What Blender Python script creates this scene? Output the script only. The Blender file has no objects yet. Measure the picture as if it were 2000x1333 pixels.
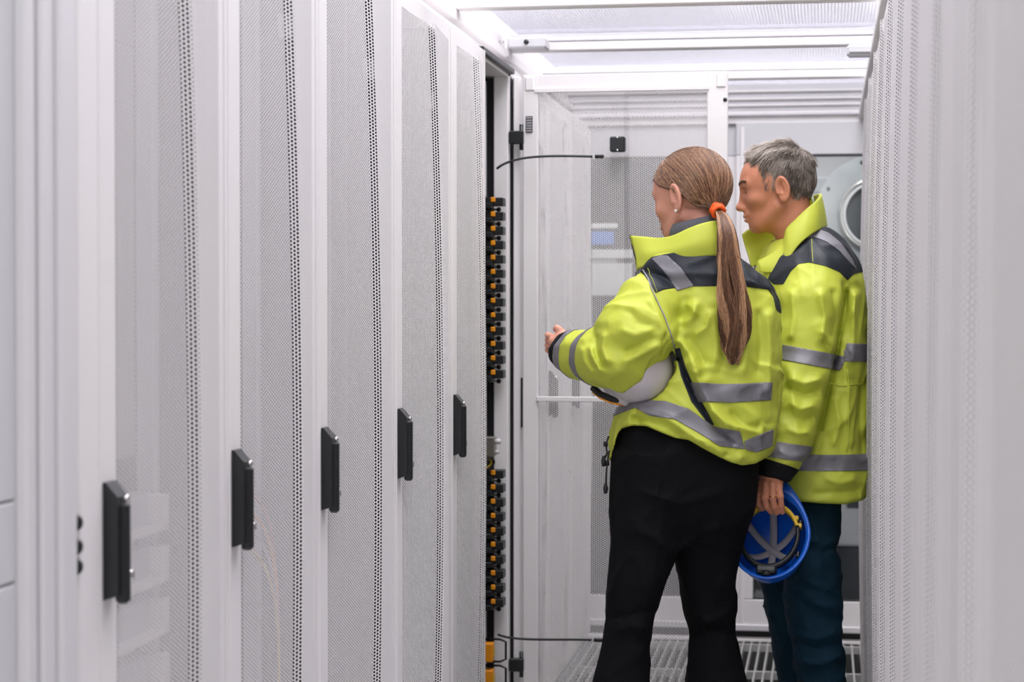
import bpy, math, random
import numpy as np
from mathutils import Vector, Matrix

# ------------------------------------------------------------------ camera, world, light, exposure
CX, CY, FPX = 1000.0, 666.5, 3889.0
TH, PH = math.atan(609.0 / 3889.0), math.atan(76.5 / 3889.0)
CAMZ = 1.35
cF = np.array([-math.sin(TH) * math.cos(PH), math.cos(TH) * math.cos(PH), -math.sin(PH)])
cR = np.array([math.cos(TH), math.sin(TH), 0.0])
cU = np.cross(cR, cF)
scene = bpy.context.scene
col = scene.collection
cam_data = bpy.data.cameras.new('camera')
cam = bpy.data.objects.new('camera', cam_data)
col.objects.link(cam)
cam.matrix_world = Matrix(((cR[0], cU[0], -cF[0], 0), (cR[1], cU[1], -cF[1], 0), (cR[2], cU[2], -cF[2], CAMZ), (0, 0, 0, 1)))
cam_data.sensor_width = 36.0
cam_data.lens = FPX * 36.0 / 2000.0
cam_data.clip_start = 0.05
cam_data.dof.use_dof = True
cam_data.dof.focus_distance = 4.5
cam_data.dof.aperture_fstop = 6.0
scene.camera = cam

world = bpy.data.worlds.new('hall_light')
scene.world = world
world.use_nodes = True
world.node_tree.nodes['Background'].inputs[0].default_value = (0.98, 0.96, 0.945, 1)
world.node_tree.nodes['Background'].inputs[1].default_value = 0.76

def area(name, loc, size, sizey, power, rot=(0, 0, 0), color=(1, 1, 1)):
    l = bpy.data.lights.new(name, 'AREA')
    l.shape = 'RECTANGLE'; l.size = size; l.size_y = sizey; l.energy = power; l.color = color
    o = bpy.data.objects.new(name, l); col.objects.link(o)
    o.location = loc; o.rotation_euler = rot
    return o

# LED battens of the hall, above the translucent aisle roof; added fill lamp at the aisle entrance
area('hall_or_fill_lamp', (0.05, 2.2, 4.15), 1.4, 2.4, 105, color=(1.0, 0.98, 0.945))
area('hall_or_fill_lamp', (-0.05, 5.5, 4.15), 1.6, 3.6, 214, color=(1.0, 0.98, 0.945))
area('hall_or_fill_lamp', (-0.9, -2.3, 2.3), 2.0, 1.2, 16, (math.radians(62), 0, 0), color=(1.0, 0.98, 0.945))  # unseen fill light, added to brighten the aisle from behind the camera
area('hall_or_fill_lamp', (0.1, 9.6, 4.15), 2.0, 1.0, 9, color=(0.95, 0.97, 1.0))

vs = scene.view_settings
vs.view_transform = 'Standard'
vs.look = 'None'
vs.exposure = 0.78
vs.gamma = 1.0
vs.use_curve_mapping = False

def P(px, py, zc):
    """point seen at this place of the photo, zc metres in front of the camera"""
    return np.array([0, 0, CAMZ]) + zc * (cF + (px - CX) / FPX * cR + (CY - py) / FPX * cU)

# ------------------------------------------------------------------ materials
def srgb(r, g, b):
    f = lambda c: (c / 255.0 / 12.92) if c / 255.0 <= 0.04045 else ((c / 255.0 + 0.055) / 1.055) ** 2.4
    return (f(r), f(g), f(b), 1)

def mat(name, c, rough=0.5, metal=0.0, spec=0.5, **kw):
    m = bpy.data.materials.new(name); m.use_nodes = True
    b = m.node_tree.nodes['Principled BSDF']
    b.inputs['Base Color'].default_value = c
    b.inputs['Roughness'].default_value = rough
    b.inputs['Metallic'].default_value = metal
    b.inputs['Specular IOR Level'].default_value = spec
    for k, v in kw.items():
        b.inputs[k].default_value = v
    return m

def noisy(m, scale=6.0, amt=0.06, bump=0.0, bscale=200.0, stretch=(1, 1, 1)):
    """slight colour wear and optional grain bump on a principled material"""
    nt = m.node_tree; b = nt.nodes['Principled BSDF']
    tc = nt.nodes.new('ShaderNodeTexCoord')
    mp = nt.nodes.new('ShaderNodeMapping'); mp.inputs['Scale'].default_value = stretch
    nt.links.new(tc.outputs['Object'], mp.inputs[0])
    n = nt.nodes.new('ShaderNodeTexNoise'); n.inputs['Scale'].default_value = scale; n.inputs['Detail'].default_value = 4
    nt.links.new(mp.outputs[0], n.inputs['Vector'])
    mx = nt.nodes.new('ShaderNodeMix'); mx.data_type = 'RGBA'
    c = b.inputs['Base Color'].default_value[:]
    mx.inputs['A'].default_value = tuple(x * (1 - amt) for x in c[:3]) + (1,)
    mx.inputs['B'].default_value = tuple(min(1, x * (1 + amt)) for x in c[:3]) + (1,)
    nt.links.new(n.outputs['Fac'], mx.inputs['Factor'])
    nt.links.new(mx.outputs['Result'], b.inputs['Base Color'])
    if bump:
        n2 = nt.nodes.new('ShaderNodeTexNoise'); n2.inputs['Scale'].default_value = bscale
        nt.links.new(mp.outputs[0], n2.inputs['Vector'])
        bp = nt.nodes.new('ShaderNodeBump'); bp.inputs['Strength'].default_value = bump; bp.inputs['Distance'].default_value = 0.002
        nt.links.new(n2.outputs['Fac'], bp.inputs['Height'])
        nt.links.new(bp.outputs[0], b.inputs['Normal'])
    return m

M = {}
M['white'] = noisy(mat('powder_white_steel', srgb(233, 230, 230), 0.42), 3.0, 0.015)
M['mesh'] = mat('perforated_steel', srgb(232, 229, 229), 0.45)
M['alu'] = mat('aluminium_profile', srgb(222, 220, 223), 0.4, 0.1)
M['greypanel'] = mat('grey_panel', srgb(168, 166, 168), 0.5)
M['lightpanel'] = mat('light_grey_panel', srgb(205, 205, 208), 0.45)
M['inner'] = mat('inner_shade_steel', srgb(46, 47, 50), 0.5)  # interior shade of the racks put into the colour; open rack's posts stay white
M['dark'] = mat('dark_grey_steel', srgb(58, 62, 66), 0.5)
M['black'] = mat('black_plastic', srgb(26, 29, 31), 0.38)
M['rubber'] = mat('black_rubber', srgb(18, 19, 21), 0.6)
M['orange'] = mat('orange_plastic', srgb(232, 148, 20), 0.4)
M['yellowcable'] = mat('yellow_cable', srgb(214, 178, 40), 0.4)
M['red'] = mat('red_cable', srgb(170, 60, 50), 0.45)
M['chrome'] = mat('polished_steel', srgb(215, 212, 210), 0.18, 1.0)
M['zinc'] = mat('zinc_bracket', srgb(150, 148, 140), 0.35, 0.8)
M['brushed'] = noisy(mat('brushed_zinc_plate', srgb(158, 160, 164), 0.5, 0.4), 30, 0.16)
M['grate'] = mat('grating_steel', srgb(190, 190, 188), 0.45, 0.2)
M['under'] = mat('subfloor_concrete', srgb(14, 16, 18), 0.9)
M['unitgrey'] = mat('cooling_unit_grey', srgb(138, 138, 144), 0.5)
M['screen'] = mat('blue_label', srgb(90, 140, 220), 0.5)
def glass_mat():
    m = bpy.data.materials.new('door_glass'); m.use_nodes = True
    nt = m.node_tree; nt.nodes.clear()
    out = nt.nodes.new('ShaderNodeOutputMaterial'); mx = nt.nodes.new('ShaderNodeMixShader')
    t = nt.nodes.new('ShaderNodeBsdfTransparent'); t.inputs[0].default_value = (0.86, 0.89, 0.9, 1)
    g = nt.nodes.new('ShaderNodeBsdfGlossy'); g.inputs['Roughness'].default_value = 0.08
    fr = nt.nodes.new('ShaderNodeFresnel'); fr.inputs[0].default_value = 1.5
    nt.links.new(fr.outputs[0], mx.inputs[0]); nt.links.new(t.outputs[0], mx.inputs[1]); nt.links.new(g.outputs[0], mx.inputs[2])
    nt.links.new(mx.outputs[0], out.inputs[0])
    return m
M['glass'] = glass_mat()
def polycarb():
    """fluted twin-wall roof sheet: partly clear, partly milky, ribs along the aisle"""
    m = bpy.data.materials.new('twinwall_polycarbonate'); m.use_nodes = True
    nt = m.node_tree; nt.nodes.clear(); L = nt.links.new
    out = nt.nodes.new('ShaderNodeOutputMaterial')
    tc = nt.nodes.new('ShaderNodeTexCoord')
    w = nt.nodes.new('ShaderNodeTexWave'); w.wave_type = 'BANDS'; w.bands_direction = 'X'
    w.inputs['Scale'].default_value = 32.0; w.inputs['Distortion'].default_value = 0
    L(tc.outputs['Object'], w.inputs['Vector'])
    mr = nt.nodes.new('ShaderNodeMapRange'); mr.inputs['From Min'].default_value = 0; mr.inputs['From Max'].default_value = 1
    mr.inputs['To Min'].default_value = 0.05; mr.inputs['To Max'].default_value = 0.16
    L(w.outputs['Fac'], mr.inputs['Value'])
    tr = nt.nodes.new('ShaderNodeBsdfTransparent'); tr.inputs[0].default_value = (0.86, 0.86, 0.90, 1)
    tl = nt.nodes.new('ShaderNodeBsdfTranslucent'); tl.inputs[0].default_value = (0.60, 0.60, 0.65, 1)
    gl = nt.nodes.new('ShaderNodeBsdfGlossy'); gl.inputs['Roughness'].default_value = 0.25; gl.inputs['Color'].default_value = (0.9, 0.9, 0.95, 1)
    m1 = nt.nodes.new('ShaderNodeMixShader'); L(mr.outputs[0], m1.inputs[0]); L(tr.outputs[0], m1.inputs[1]); L(tl.outputs[0], m1.inputs[2])
    m2 = nt.nodes.new('ShaderNodeMixShader'); m2.inputs[0].default_value = 0.22; L(m1.outputs[0], m2.inputs[1]); L(gl.outputs[0], m2.inputs[2])
    L(m2.outputs[0], out.inputs[0])
    return m
M['poly'] = polycarb()

# ------------------------------------------------------------------ mesh helpers
class MB:
    def __init__(s): s.v = []; s.f = []; s.m = []; s.mats = []; s.smooth = []
    def mi(s, m):
        m = M[m] if isinstance(m, str) else m
        if m not in s.mats: s.mats.append(m)
        return s.mats.index(m)
    def add(s, vs_, fs_, m, smooth=False):
        o = len(s.v); k = s.mi(m)
        s.v += [tuple(float(c) for c in p) for p in vs_]
        for f in fs_:
            s.f.append(tuple(i + o for i in f)); s.m.append(k); s.smooth.append(smooth)
    def box(s, lo, hi, m, bev=0.0, T=None):
        lo = np.minimum(lo, hi) * 1.0; hi = np.maximum(lo, np.array(hi, float))
        b = min(bev, 0.45 * min(hi - lo)) if bev else 0.0
        pts = []; idx = {}
        if b <= 0:
            for i in range(8):
                pts.append([hi[k] if (i >> k) & 1 else lo[k] for k in range(3)])
            fs_ = [(0, 2, 3, 1), (4, 5, 7, 6), (0, 1, 5, 4), (2, 6, 7, 3), (0, 4, 6, 2), (1, 3, 7, 5)]
        else:
            for i in range(8):
                c = [hi[k] if (i >> k) & 1 else lo[k] for k in range(3)]
                sg = [-1 if (i >> k) & 1 else 1 for k in range(3)]
                for a in range(3):
                    p = [c[k] + (sg[k] * b if k != a else 0) for k in range(3)]
                    idx[(i, a)] = len(pts); pts.append(p)
            fs_ = []
            for a in range(3):
                u, v = [k for k in range(3) if k != a]
                for sd in (0, 1):
                    q = [(sd << a) | (x << u) | (y << v) for x, y in ((0, 0), (1, 0), (1, 1), (0, 1))]
                    fs_.append(tuple(idx[(i, a)] for i in q))
            for a in range(3):
                u, v = [k for k in range(3) if k != a]
                for x in (0, 1):
                    for y in (0, 1):
                        i0 = (x << u) | (y << v); i1 = i0 | (1 << a)
                        fs_.append((idx[(i0, u)], idx[(i0, v)], idx[(i1, v)], idx[(i1, u)]))
            for i in range(8): fs_.append(tuple(idx[(i, a)] for a in range(3)))
        P_ = np.array(pts, float); c = (lo + hi) / 2
        out = []
        for f in fs_:
            q = P_[list(f)]; n = np.cross(q[1] - q[0], q[2] - q[0])
            if np.dot(n, q.mean(0) - c) < 0: f = tuple(reversed(f))
            out.append(f)
        if T is not None: P_ = np.array([T(p) for p in P_])
        s.add(P_, out, m)
    def tube(s, pts, r, m, n=8, caps=True):
        pts = [np.array(p, float) for p in pts]
        rs = r if hasattr(r, '__len__') else [r] * len(pts)
        t = pts[1] - pts[0]; up = np.array([0, 0, 1.0]) if abs(t[2]) < 0.9 * np.linalg.norm(t) else np.array([1.0, 0, 0])
        V = []; F = []
        for i, p in enumerate(pts):
            t = pts[min(i + 1, len(pts) - 1)] - pts[max(i - 1, 0)]; t = t / (np.linalg.norm(t) + 1e-12)
            a = np.cross(up, t); a /= (np.linalg.norm(a) + 1e-12); b = np.cross(t, a); up = b
            for k in range(n):
                an = 2 * math.pi * k / n
                V.append(p + rs[i] * (math.cos(an) * a + math.sin(an) * b))
        for i in range(len(pts) - 1):
            for k in range(n):
                F.append((i * n + k, i * n + (k + 1) % n, (i + 1) * n + (k + 1) % n, (i + 1) * n + k))
        if caps:
            F.append(tuple(reversed(range(n)))); F.append(tuple((len(pts) - 1) * n + k for k in range(n)))
        s.add(V, F, m, True)
    def cyl(s, c0, c1, r, m, n=20): s.tube([c0, c1], r, m, n)
    def ball(s, c, r, m, nu=12, nv=8, R=None):
        r = r if hasattr(r, '__len__') else (r, r, r)
        V = []; F = []
        for j in range(nv + 1):
            ph = math.pi * j / nv
            for i in range(nu):
                a = 2 * math.pi * i / nu
                q = np.array([math.sin(ph) * math.cos(a) * r[0], math.sin(ph) * math.sin(a) * r[1], math.cos(ph) * r[2]])
                if R is not None: q = R @ q
                V.append(np.array(c) + q)
        for j in range(nv):
            for i in range(nu):
                F.append((j * nu + i, (j + 1) * nu + i, (j + 1) * nu + (i + 1) % nu, j * nu + (i + 1) % nu))
        s.add(V, F, m, True)
    def build(s, name, parent=None, loc=None):
        me = bpy.data.meshes.new(name)
        me.from_pydata(s.v, [], s.f)
        me.materials.clear()
        for m in s.mats: me.materials.append(m)
        me.polygons.foreach_set('material_index', s.m)
        me.polygons.foreach_set('use_smooth', s.smooth)
        me.update()
        o = bpy.data.objects.new(name, me); col.objects.link(o)
        if parent: o.parent = parent
        if loc is not None: o.location = loc
        return o

def empty(name, loc=(0, 0, 0), rz=0.0):
    o = bpy.data.objects.new(name, None); col.objects.link(o)
    o.location = [float(c) for c in loc]; o.rotation_euler = (0, 0, rz); o.empty_display_size = 0.05
    return o
def tag(o, label=None, cat=None, group=None, kind=None):
    if label: o['label'] = label
    if cat: o['category'] = cat
    if group: o['group'] = group
    if kind: o['kind'] = kind
    return o
def struct(o): o['kind'] = 'structure'; return o
def copy_tree(o, parent=None):
    c = o.copy(); col.objects.link(c)
    c.parent = parent
    for ch in [x for x in o.children]: copy_tree(ch, c)
    return c
def fast_mesh(name, V, F, mats, parent=None, smooth=True, mi=None):
    """V (n,3) float array, F (m,k) int array of equal-sided faces"""
    me = bpy.data.meshes.new(name)
    V = np.asarray(V, np.float32); F = np.asarray(F, np.int32)
    me.vertices.add(len(V)); me.vertices.foreach_set('co', V.ravel())
    k = F.shape[1]
    me.loops.add(F.size); me.loops.foreach_set('vertex_index', F.ravel())
    me.polygons.add(len(F)); me.polygons.foreach_set('loop_start', np.arange(0, F.size, k, dtype=np.int32))
    for m in (mats if isinstance(mats, (list, tuple)) else [mats]): me.materials.append(M[m] if isinstance(m, str) else m)
    if mi is not None: me.polygons.foreach_set('material_index', np.asarray(mi, np.int32))
    me.polygons.foreach_set('use_smooth', np.full(len(F), smooth))
    me.update(calc_edges=True); me.validate()
    o = bpy.data.objects.new(name, me); col.objects.link(o)
    if parent: o.parent = parent
    return o

# ------------------------------------------------------------------ dimensions of the place
XL, XR = -0.919, 0.141            # door planes of the two rack rows
RH = 2.04                          # rack height
PIT, HOLE, TK = 0.00665, 0.0053, 0.0007

# ------------------------------------------------------------------ perforated door sheets
def bow(u, z, W):
    """how far the sheet stands out of the door frame: two wings folded along a steeper middle strip, bowed in height"""
    u0, u3 = 0.065, W - 0.05
    um = u0 + (u3 - u0) * 0.465; ue = um + 0.017
    n1 = np.clip(0.029 - 0.021 * ((z - 1.0) / 1.0) ** 2, 0.004, 1); n2 = n1 + 0.0135
    r = np.where(u < um, n1 * (u - u0) / (um - u0),
        np.where(u < ue, n1 + (n2 - n1) * (u - um) / (ue - um), n2 * (u3 - u) / (u3 - ue)))
    return np.clip(r, 0, None)
def perforated_sheet(W, z0=0.075, z1=2.0):
    u0, u3 = 0.065, W - 0.05
    cs = PIT * math.sqrt(3) / 2
    nu = int((u3 - u0) / cs); nv = int((z1 - z0) / PIT)
    I, J = np.meshgrid(np.arange(nu), np.arange(nv), indexing='ij'); I = I.ravel(); J = J.ravel()
    cu = u0 + (I + 0.5) * cs; cz = z0 + (J + 0.25 + 0.5 * (I % 2)) * PIT
    # hexagonal cell, flat sides left and right would not tile with vertical pitch: corners at 0, 60, 120 degrees
    R = PIT / math.sqrt(3)
    an = np.arange(6) * math.pi / 3
    N = len(cu)
    O = np.stack([cu[:, None] + R * np.cos(an), cz[:, None] + R * np.sin(an)], -1)          # outer corners
    Hh = np.stack([cu[:, None] + HOLE / 2 * np.cos(an) * 1.05, cz[:, None] + HOLE / 2 * np.sin(an) * 1.05], -1)
    def to3(p, back):
        n = bow(p[..., 0], p[..., 1], W) - (TK if back else 0)
        return np.stack([n, p[..., 0], p[..., 1]], -1)
    V = np.concatenate([to3(O, 0), to3(Hh, 0), to3(Hh, 1), to3(O, 1)], 1)                     # N,24,3
    base = (np.arange(N) * 24)[:, None, None]
    k = np.arange(6); k2 = (k + 1) % 6
    front = np.stack([k, k2, k2 + 6, k + 6], -1)
    wall = np.stack([k + 6, k2 + 6, k2 + 12, k + 12], -1)
    back = np.stack([k + 18, k + 12, k2 + 12, k2 + 18], -1)
    F = (np.concatenate([front, wall, back], 0)[None] + base).reshape(-1, 4)
    return V.reshape(-1, 3), F

def make_door(W, parent, H=RH, sheet=None):
    """door, closed, in rack coordinates: x out of the rack, y along the row, z up"""
    mb = MB()
    z0, z1 = 0.03, H
    mb.box((-0.022, 0.004, z0), (0.0, 0.066, z1), 'white', 0.003)
    mb.box((-0.022, W - 0.051, z0), (0.0, W - 0.004, z1), 'white', 0.003)
    mb.box((-0.021, 0.060, z1 - 0.042), (-0.0005, W - 0.045, z1), 'white', 0.002)
    mb.box((-0.021, 0.060, z0), (-0.0005, W - 0.045, z0 + 0.048), 'white', 0.002)
    mb.box((0.0, W - 0.024, z0 + 0.002), (0.002, W - 0.016, z1 - 0.002), 'white', 0.0008)     # raised seam
    d = mb.build('door', parent)
    if sheet is None:
        V, F = perforated_sheet(W)
        s = fast_mesh('perforated_panel', V, F, 'mesh', d, smooth=False)
    else:
        s = bpy.data.objects.new('perforated_panel', sheet); col.objects.link(s); s.parent = d
    hb = MB(); c = 1.04
    # swing handle: recessed tray, lever with chamfered ends, two screws
    y0, y1 = 0.012, 0.050
    prof = [(-0.0765, 0.0), (-0.070, 0.020), (0.058, 0.020), (0.0765, 0.004), (0.0765, 0.0)]
    V = [(0.0005 + n, y, c + z) for y in (y0, y1) for z, n in prof]
    k = len(prof)
    F = [tuple(range(k)), tuple(reversed(range(k, 2 * k)))] + [(i, k + i, k + (i + 1) % k, (i + 1) % k) for i in range(k)]
    hb.add(V, F, 'black')
    hb.box((0.012, y0 + 0.010, c - 0.082), (0.030, y1 - 0.012, c + 0.050), 'black', 0.004)
    hb.cyl((0.018, y1 - 0.007, c + 0.053), (0.0245, y1 - 0.007, c + 0.053), 0.0055, 'chrome', 14)
    hb.cyl((0.018, y1 - 0.005, c - 0.047), (0.029, y1 - 0.005, c - 0.047), 0.007, 'chrome', 14)
    hb.build('handle', d)
    return d, s

def rack_body(W, parent, D=1.0, H=RH, post='inner', rail='inner'):
    mb = MB()
    t = 0.045
    for (a, b) in ((0.004, t), (W - t, W - 0.004)):
        mb.box((-0.075, a, 0.0), (-0.030, b, H + 0.01), post, 0.003)
        mb.box((-D, a, 0.0), (-D + 0.05, b, H + 0.01), 'white', 0.003)
    mb.box((-D, 0.001, 0.02), (-0.03, 0.004, H), 'inner'); mb.box((-D, W - 0.004, 0.02), (-0.03, W - 0.001, H), 'inner')
    mb.box((-D, 0.004, H - 0.005), (-0.030, W - 0.004, H + 0.03), 'white', 0.003)
    mb.box((-D, 0.004, 0.0), (-0.030, W - 0.004, 0.028), 'white', 0.003)
    mb.box((-D, 0.004, 0.028), (-D + 0.004, W - 0.004, H - 0.005), 'dark')
    b = mb.build('cabinet_body', parent)
    r = MB()
    for a in (0.052, W - 0.078):
        r.box((-0.125, a, 0.04), (-0.095, a + 0.026, H - 0.02), rail, 0.002)
        r.box((-0.125, a, 0.04), (-0.122, a + 0.012, H - 0.02), 'dark')
    r.build('mounting_rail', parent)
    return b

def make_rack(W, label, panels=(), rail='inner'):
    root = empty('server_rack')
    tag(root, label, 'server rack')
    rack_body(W, root, rail=rail)
    make_door(W, root)
    if panels:
        p = MB()
        for (a, b, m) in panels:
            z = a
            p.box((-0.1275, 0.079, a), (-0.126, W - 0.079, b), m)
            while z < b - 0.02:
                p.box((-0.130, 0.079, z + 0.0015), (-0.125, W - 0.079, min(z + 0.0889, b) - 0.0015), m, 0.001)
                z += 0.0889
            p.build('blanking_panel', root); p = MB()
    # hinge-side latch clip inside the door, high up
    c = MB()
    c.box((-0.056, W - 0.078, 1.825), (-0.034, W - 0.052, 1.872), 'greypanel', 0.003)
    c.box((-0.062, W - 0.084, 1.870), (-0.030, W - 0.048, 1.876), 'black', 0.002)
    c.box((-0.060, W - 0.080, 1.806), (-0.034, W - 0.050, 1.826), 'black', 0.004)
    c.box((-0.064, W - 0.050, 1.806), (-0.030, W - 0.046, 1.878), 'black', 0.0015)
    c.build('door_stay_clip', root)
    return root

# ------------------------------------------------------------------ left row
Y_LEFT = [2.440, 3.006, 3.570, 4.240, 4.903, 5.400]
W_LEFT = [0.566, 0.564, 0.670, 0.663, 0.497, 0.630]
YOPEN, WOPEN = 5.400, 0.630
left_labels = [
    'white server rack with mesh door and low shelves, nearest to the camera on the left',
    'white mesh-door server rack, second from the left edge, coloured cables glimpsed through the mesh',
    'white mesh-door server rack, third of the closed doors along the left',
    'white mesh-door server rack, fourth of the closed doors, two doors before the open rack',
    'white mesh-door server rack directly in front of the open rack with the black units']
panels = [
    [(1.115, 1.95, 'greypanel'), (0.95, 1.0, 'lightpanel'), (0.65, 0.85, 'lightpanel')],
    [(1.3, 1.95, 'lightpanel'), (0.2, 0.9, 'greypanel')],
    [(1.0, 1.9, 'greypanel')],
    [(0.3, 1.2, 'greypanel')],
    [(0.2, 1.0, 'dark')]]
row = []
for i in range(5):
    W = W_LEFT[i]
    r = make_rack(W, left_labels[i], panels[i], 'lightpanel' if i < 2 else 'inner')
    r.location = (XL, Y_LEFT[i], 0)
    row.append(r)

# equipment on shelves in the nearest rack and cables in the second
for k, z in enumerate((1.035, 0.955, 0.875, 0.79, 0.70, 0.615, 0.53)):
    e = empty('network_switch', (XL - 0.10, Y_LEFT[0] + 0.075, z))
    tag(e, 'pale network unit behind the mesh of the nearest rack, %s' % ['topmost of the seven', 'second from the top', 'third from the top', 'fourth from the top', 'third from the bottom', 'second from the bottom', 'lowest of the seven'][k], 'network switch', 'network units in the nearest rack')
    b = MB(); b.box((-0.34, 0, -0.030), (0.0, 0.43, 0.022), 'lightpanel', 0.002); b.build('chassis', e)
    b = MB(); b.box((0.0, 0.002, -0.034), (0.024, 0.428, -0.026), 'white', 0.001); b.box((0.0, 0.40, -0.03), (0.024, 0.428, 0.02), 'white', 0.001); b.build('shelf_lip', e)
rng = random.Random(4)
for k in range(4):
    b = MB(); z = 1.02 - 0.03 * k
    y0 = Y_LEFT[1] + 0.50
    pts = [(XL - 0.10 - 0.006 * k, y0 - 0.12, z), (XL - 0.062, y0 - 0.05, z - 0.02), (XL - 0.058, y0 + 0.004, z - 0.07 - 0.01 * k), (XL - 0.062, y0 + 0.008, 0.62)]
    P4 = []
    for t in np.linspace(0, 1, 14):
        c = [(1 - t) ** 3, 3 * t * (1 - t) ** 2, 3 * t * t * (1 - t), t ** 3]
        P4.append(sum(c[q] * np.array(pts[q]) for q in range(4)))
    b.tube(P4, 0.0028, ['red', 'orange', 'greypanel', 'yellowcable'][k], 6)
    o = b.build('patch_cable')
    tag(o, ['red', 'orange', 'grey', 'yellow'][k] + ' patch cable hanging behind the mesh of the second rack from the left', 'cable', 'patch cables in the second rack')

# the open rack
orack = empty('server_rack', (XL, YOPEN, 0))
tag(orack, 'white server rack standing open with black units inside, its mesh door swung into the aisle', 'server rack')
rack_body(WOPEN, orack, post='white', rail='lightpanel')
b = MB()
z = 1.70
b.box((-0.12, 0.079, z), (-0.11, WOPEN - 0.079, 1.99), 'dark')
while z < 1.98:
    b.box((-0.130, 0.079, z), (-0.10, WOPEN - 0.079, z + 0.043), 'dark', 0.002); z += 0.0445
b.build('blanking_panel', orack)
for z0, z1 in ((0.86, 1.10), (0.36, 0.43)):
    b = MB(); z = z0
    b.box((-0.12, 0.079, z0), (-0.11, WOPEN - 0.079, z1), 'dark')
    while z < z1 - 0.02:
        b.box((-0.130, 0.079, z), (-0.10, WOPEN - 0.079, z + 0.043), 'dark', 0.002); z += 0.0445
    b.build('blanking_panel', orack)
d, s = make_door(WOPEN, orack)
hb = MB()
hb.box((-0.030, 0.058, 1.046), (-0.018, WOPEN - 0.048, 1.062), 'white', 0.002)
hb.build('stiffener_bar', d)
hb = MB()
hb.box((-0.026, 0.058, 1.90 + 0.085), (-0.016, WOPEN - 0.04, 2.0), 'white', 0.002)
for y in (0.010, WOPEN - 0.04):
    hb.box((-0.027, y, 1.992), (-0.016, y + 0.028, 2.034), 'white', 0.003)
hb.cyl((-0.0215, 0.012, 1.955), (-0.0245, 0.012, 1.955), 0.006, 'black', 16)
hb.build('inner_frame', d)
hb = MB()
hb.box((-0.034, 0.312, 1.803), (-0.002, 0.358, 1.849), 'black', 0.004)
hb.cyl((-0.036, 0.335, 1.845), (-0.002, 0.335, 1.845), 0.003, 'chrome', 10); hb.cyl((-0.036, 0.335, 1.807), (-0.002, 0.335, 1.807), 0.003, 'chrome', 10)
hb.build('stay_bracket', d)
hb = MB()
hb.box((-0.026, WOPEN - 0.035, 1.865), (-0.0215, WOPEN - 0.014, 1.915), 'dark', 0.001)
for q in range(6): hb.box((-0.0268, WOPEN - 0.033, 1.868 + q * 0.008), (-0.026, WOPEN - 0.016, 1.872 + q * 0.008), 'greypanel')
hb.build('vent_label', d)
# swing the door about its far hinge
hinge = Vector((0.0, WOPEN - 0.004, 0))
d.matrix_local = Matrix.Translation(hinge + Vector((0.012, 0.0, 0))) @ Matrix.Rotation(math.radians(89), 4, 'Z') @ Matrix.Translation(-hinge)
for z in (1.83, 0.22):
    b = MB()
    b.box((-0.028, WOPEN - 0.046, z), (0.016, WOPEN - 0.022, z + 0.040), 'black', 0.003)
    b.cyl((0.008, WOPEN - 0.030, z - 0.018), (0.008, WOPEN - 0.030, z + 0.06), 0.006, 'black', 12)
    b.build('hinge', orack)

def bez(pts, n=16):
    P4 = []
    for t in np.linspace(0, 1, n):
        c = [(1 - t) ** 3, 3 * t * (1 - t) ** 2, 3 * t * t * (1 - t), t ** 3]
        P4.append(sum(c[q] * np.array(pts[q], float) for q in range(4)))
    return P4
for nm, z, lab in (('upper', 1.775, 'black door stay cable at head height between the open rack and its door'), ('lower', 0.328, 'black earthing cable near the floor between the open rack and its door')):
    b = MB()
    p0 = P(970, 330, 6.0) if nm == 'upper' else P(972, 1240, 6.0)
    p3 = P(1160, 306, 6.0) if nm == 'upper' else P(1158, 1251, 6.0)
    dz = 0.045 if nm == 'upper' else -0.022
    pm1 = p0 + np.array([0.05, 0.005, dz]); pm2 = p3 + np.array([-0.12, -0.01, 0.003])
    b.tube(bez([p0, pm1, pm2, p3]), 0.0035, 'rubber', 8)
    e = p3 + np.array([0.03, 0.0, 0])
    b.tube([p3, e], 0.0055, 'rubber', 8)
    b.box(p3 - np.array([0.004, 0.006, 0.007]), p3 + np.array([0.003, 0.006, 0.007]), 'lightpanel', 0.001)
    tag(b.build('stay_cable'), lab, 'cable')

b = MB(); b.box((-0.030, 0.04, RH + 0.002), (-0.012, WOPEN - 0.03, RH + 0.018), 'black', 0.002); b.build('gap_shade', orack)  # solid black bar painting the shade in the gap above the rack
# 1U servers whose latches show at the rack's far edge
def make_server():
    e = empty('rack_server')
    b = MB(); b.box((-0.60, 0.0, -0.019), (-0.088, 0.468, 0.019), 'dark', 0.002)
    for q in range(16): b.box((-0.088, 0.03 + q * 0.024, -0.012), (-0.086, 0.048 + q * 0.024, 0.012), 'black')
    b.build('chassis', e)
    b = MB(); b.box((-0.088, 0.425, -0.012), (-0.032, 0.476, 0.013), 'black', 0.002)
    b.box((-0.088, 0.405, -0.020), (-0.064, 0.435, -0.004), 'black', 0.002); b.build('latch', e)
    b = MB(); b.box((-0.069, 0.416, -0.001), (-0.055, 0.4245, 0.014), 'orange', 0.002); b.build('release_tab', e)
    b = MB(); b.ball((-0.050, 0.455, -0.0215), 0.0075, 'black', 10, 6); b.cyl((-0.09, 0.455, -0.0215), (-0.050, 0.455, -0.0215), 0.003, 'zinc', 8); b.build('knob', e)
    return e
proto = make_server()
ordn = ['top', 'second', 'third', 'fourth', 'fifth', 'sixth', 'seventh', 'eighth', 'ninth', 'tenth', 'eleventh', 'twelfth', 'lowest']
n = 0
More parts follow.
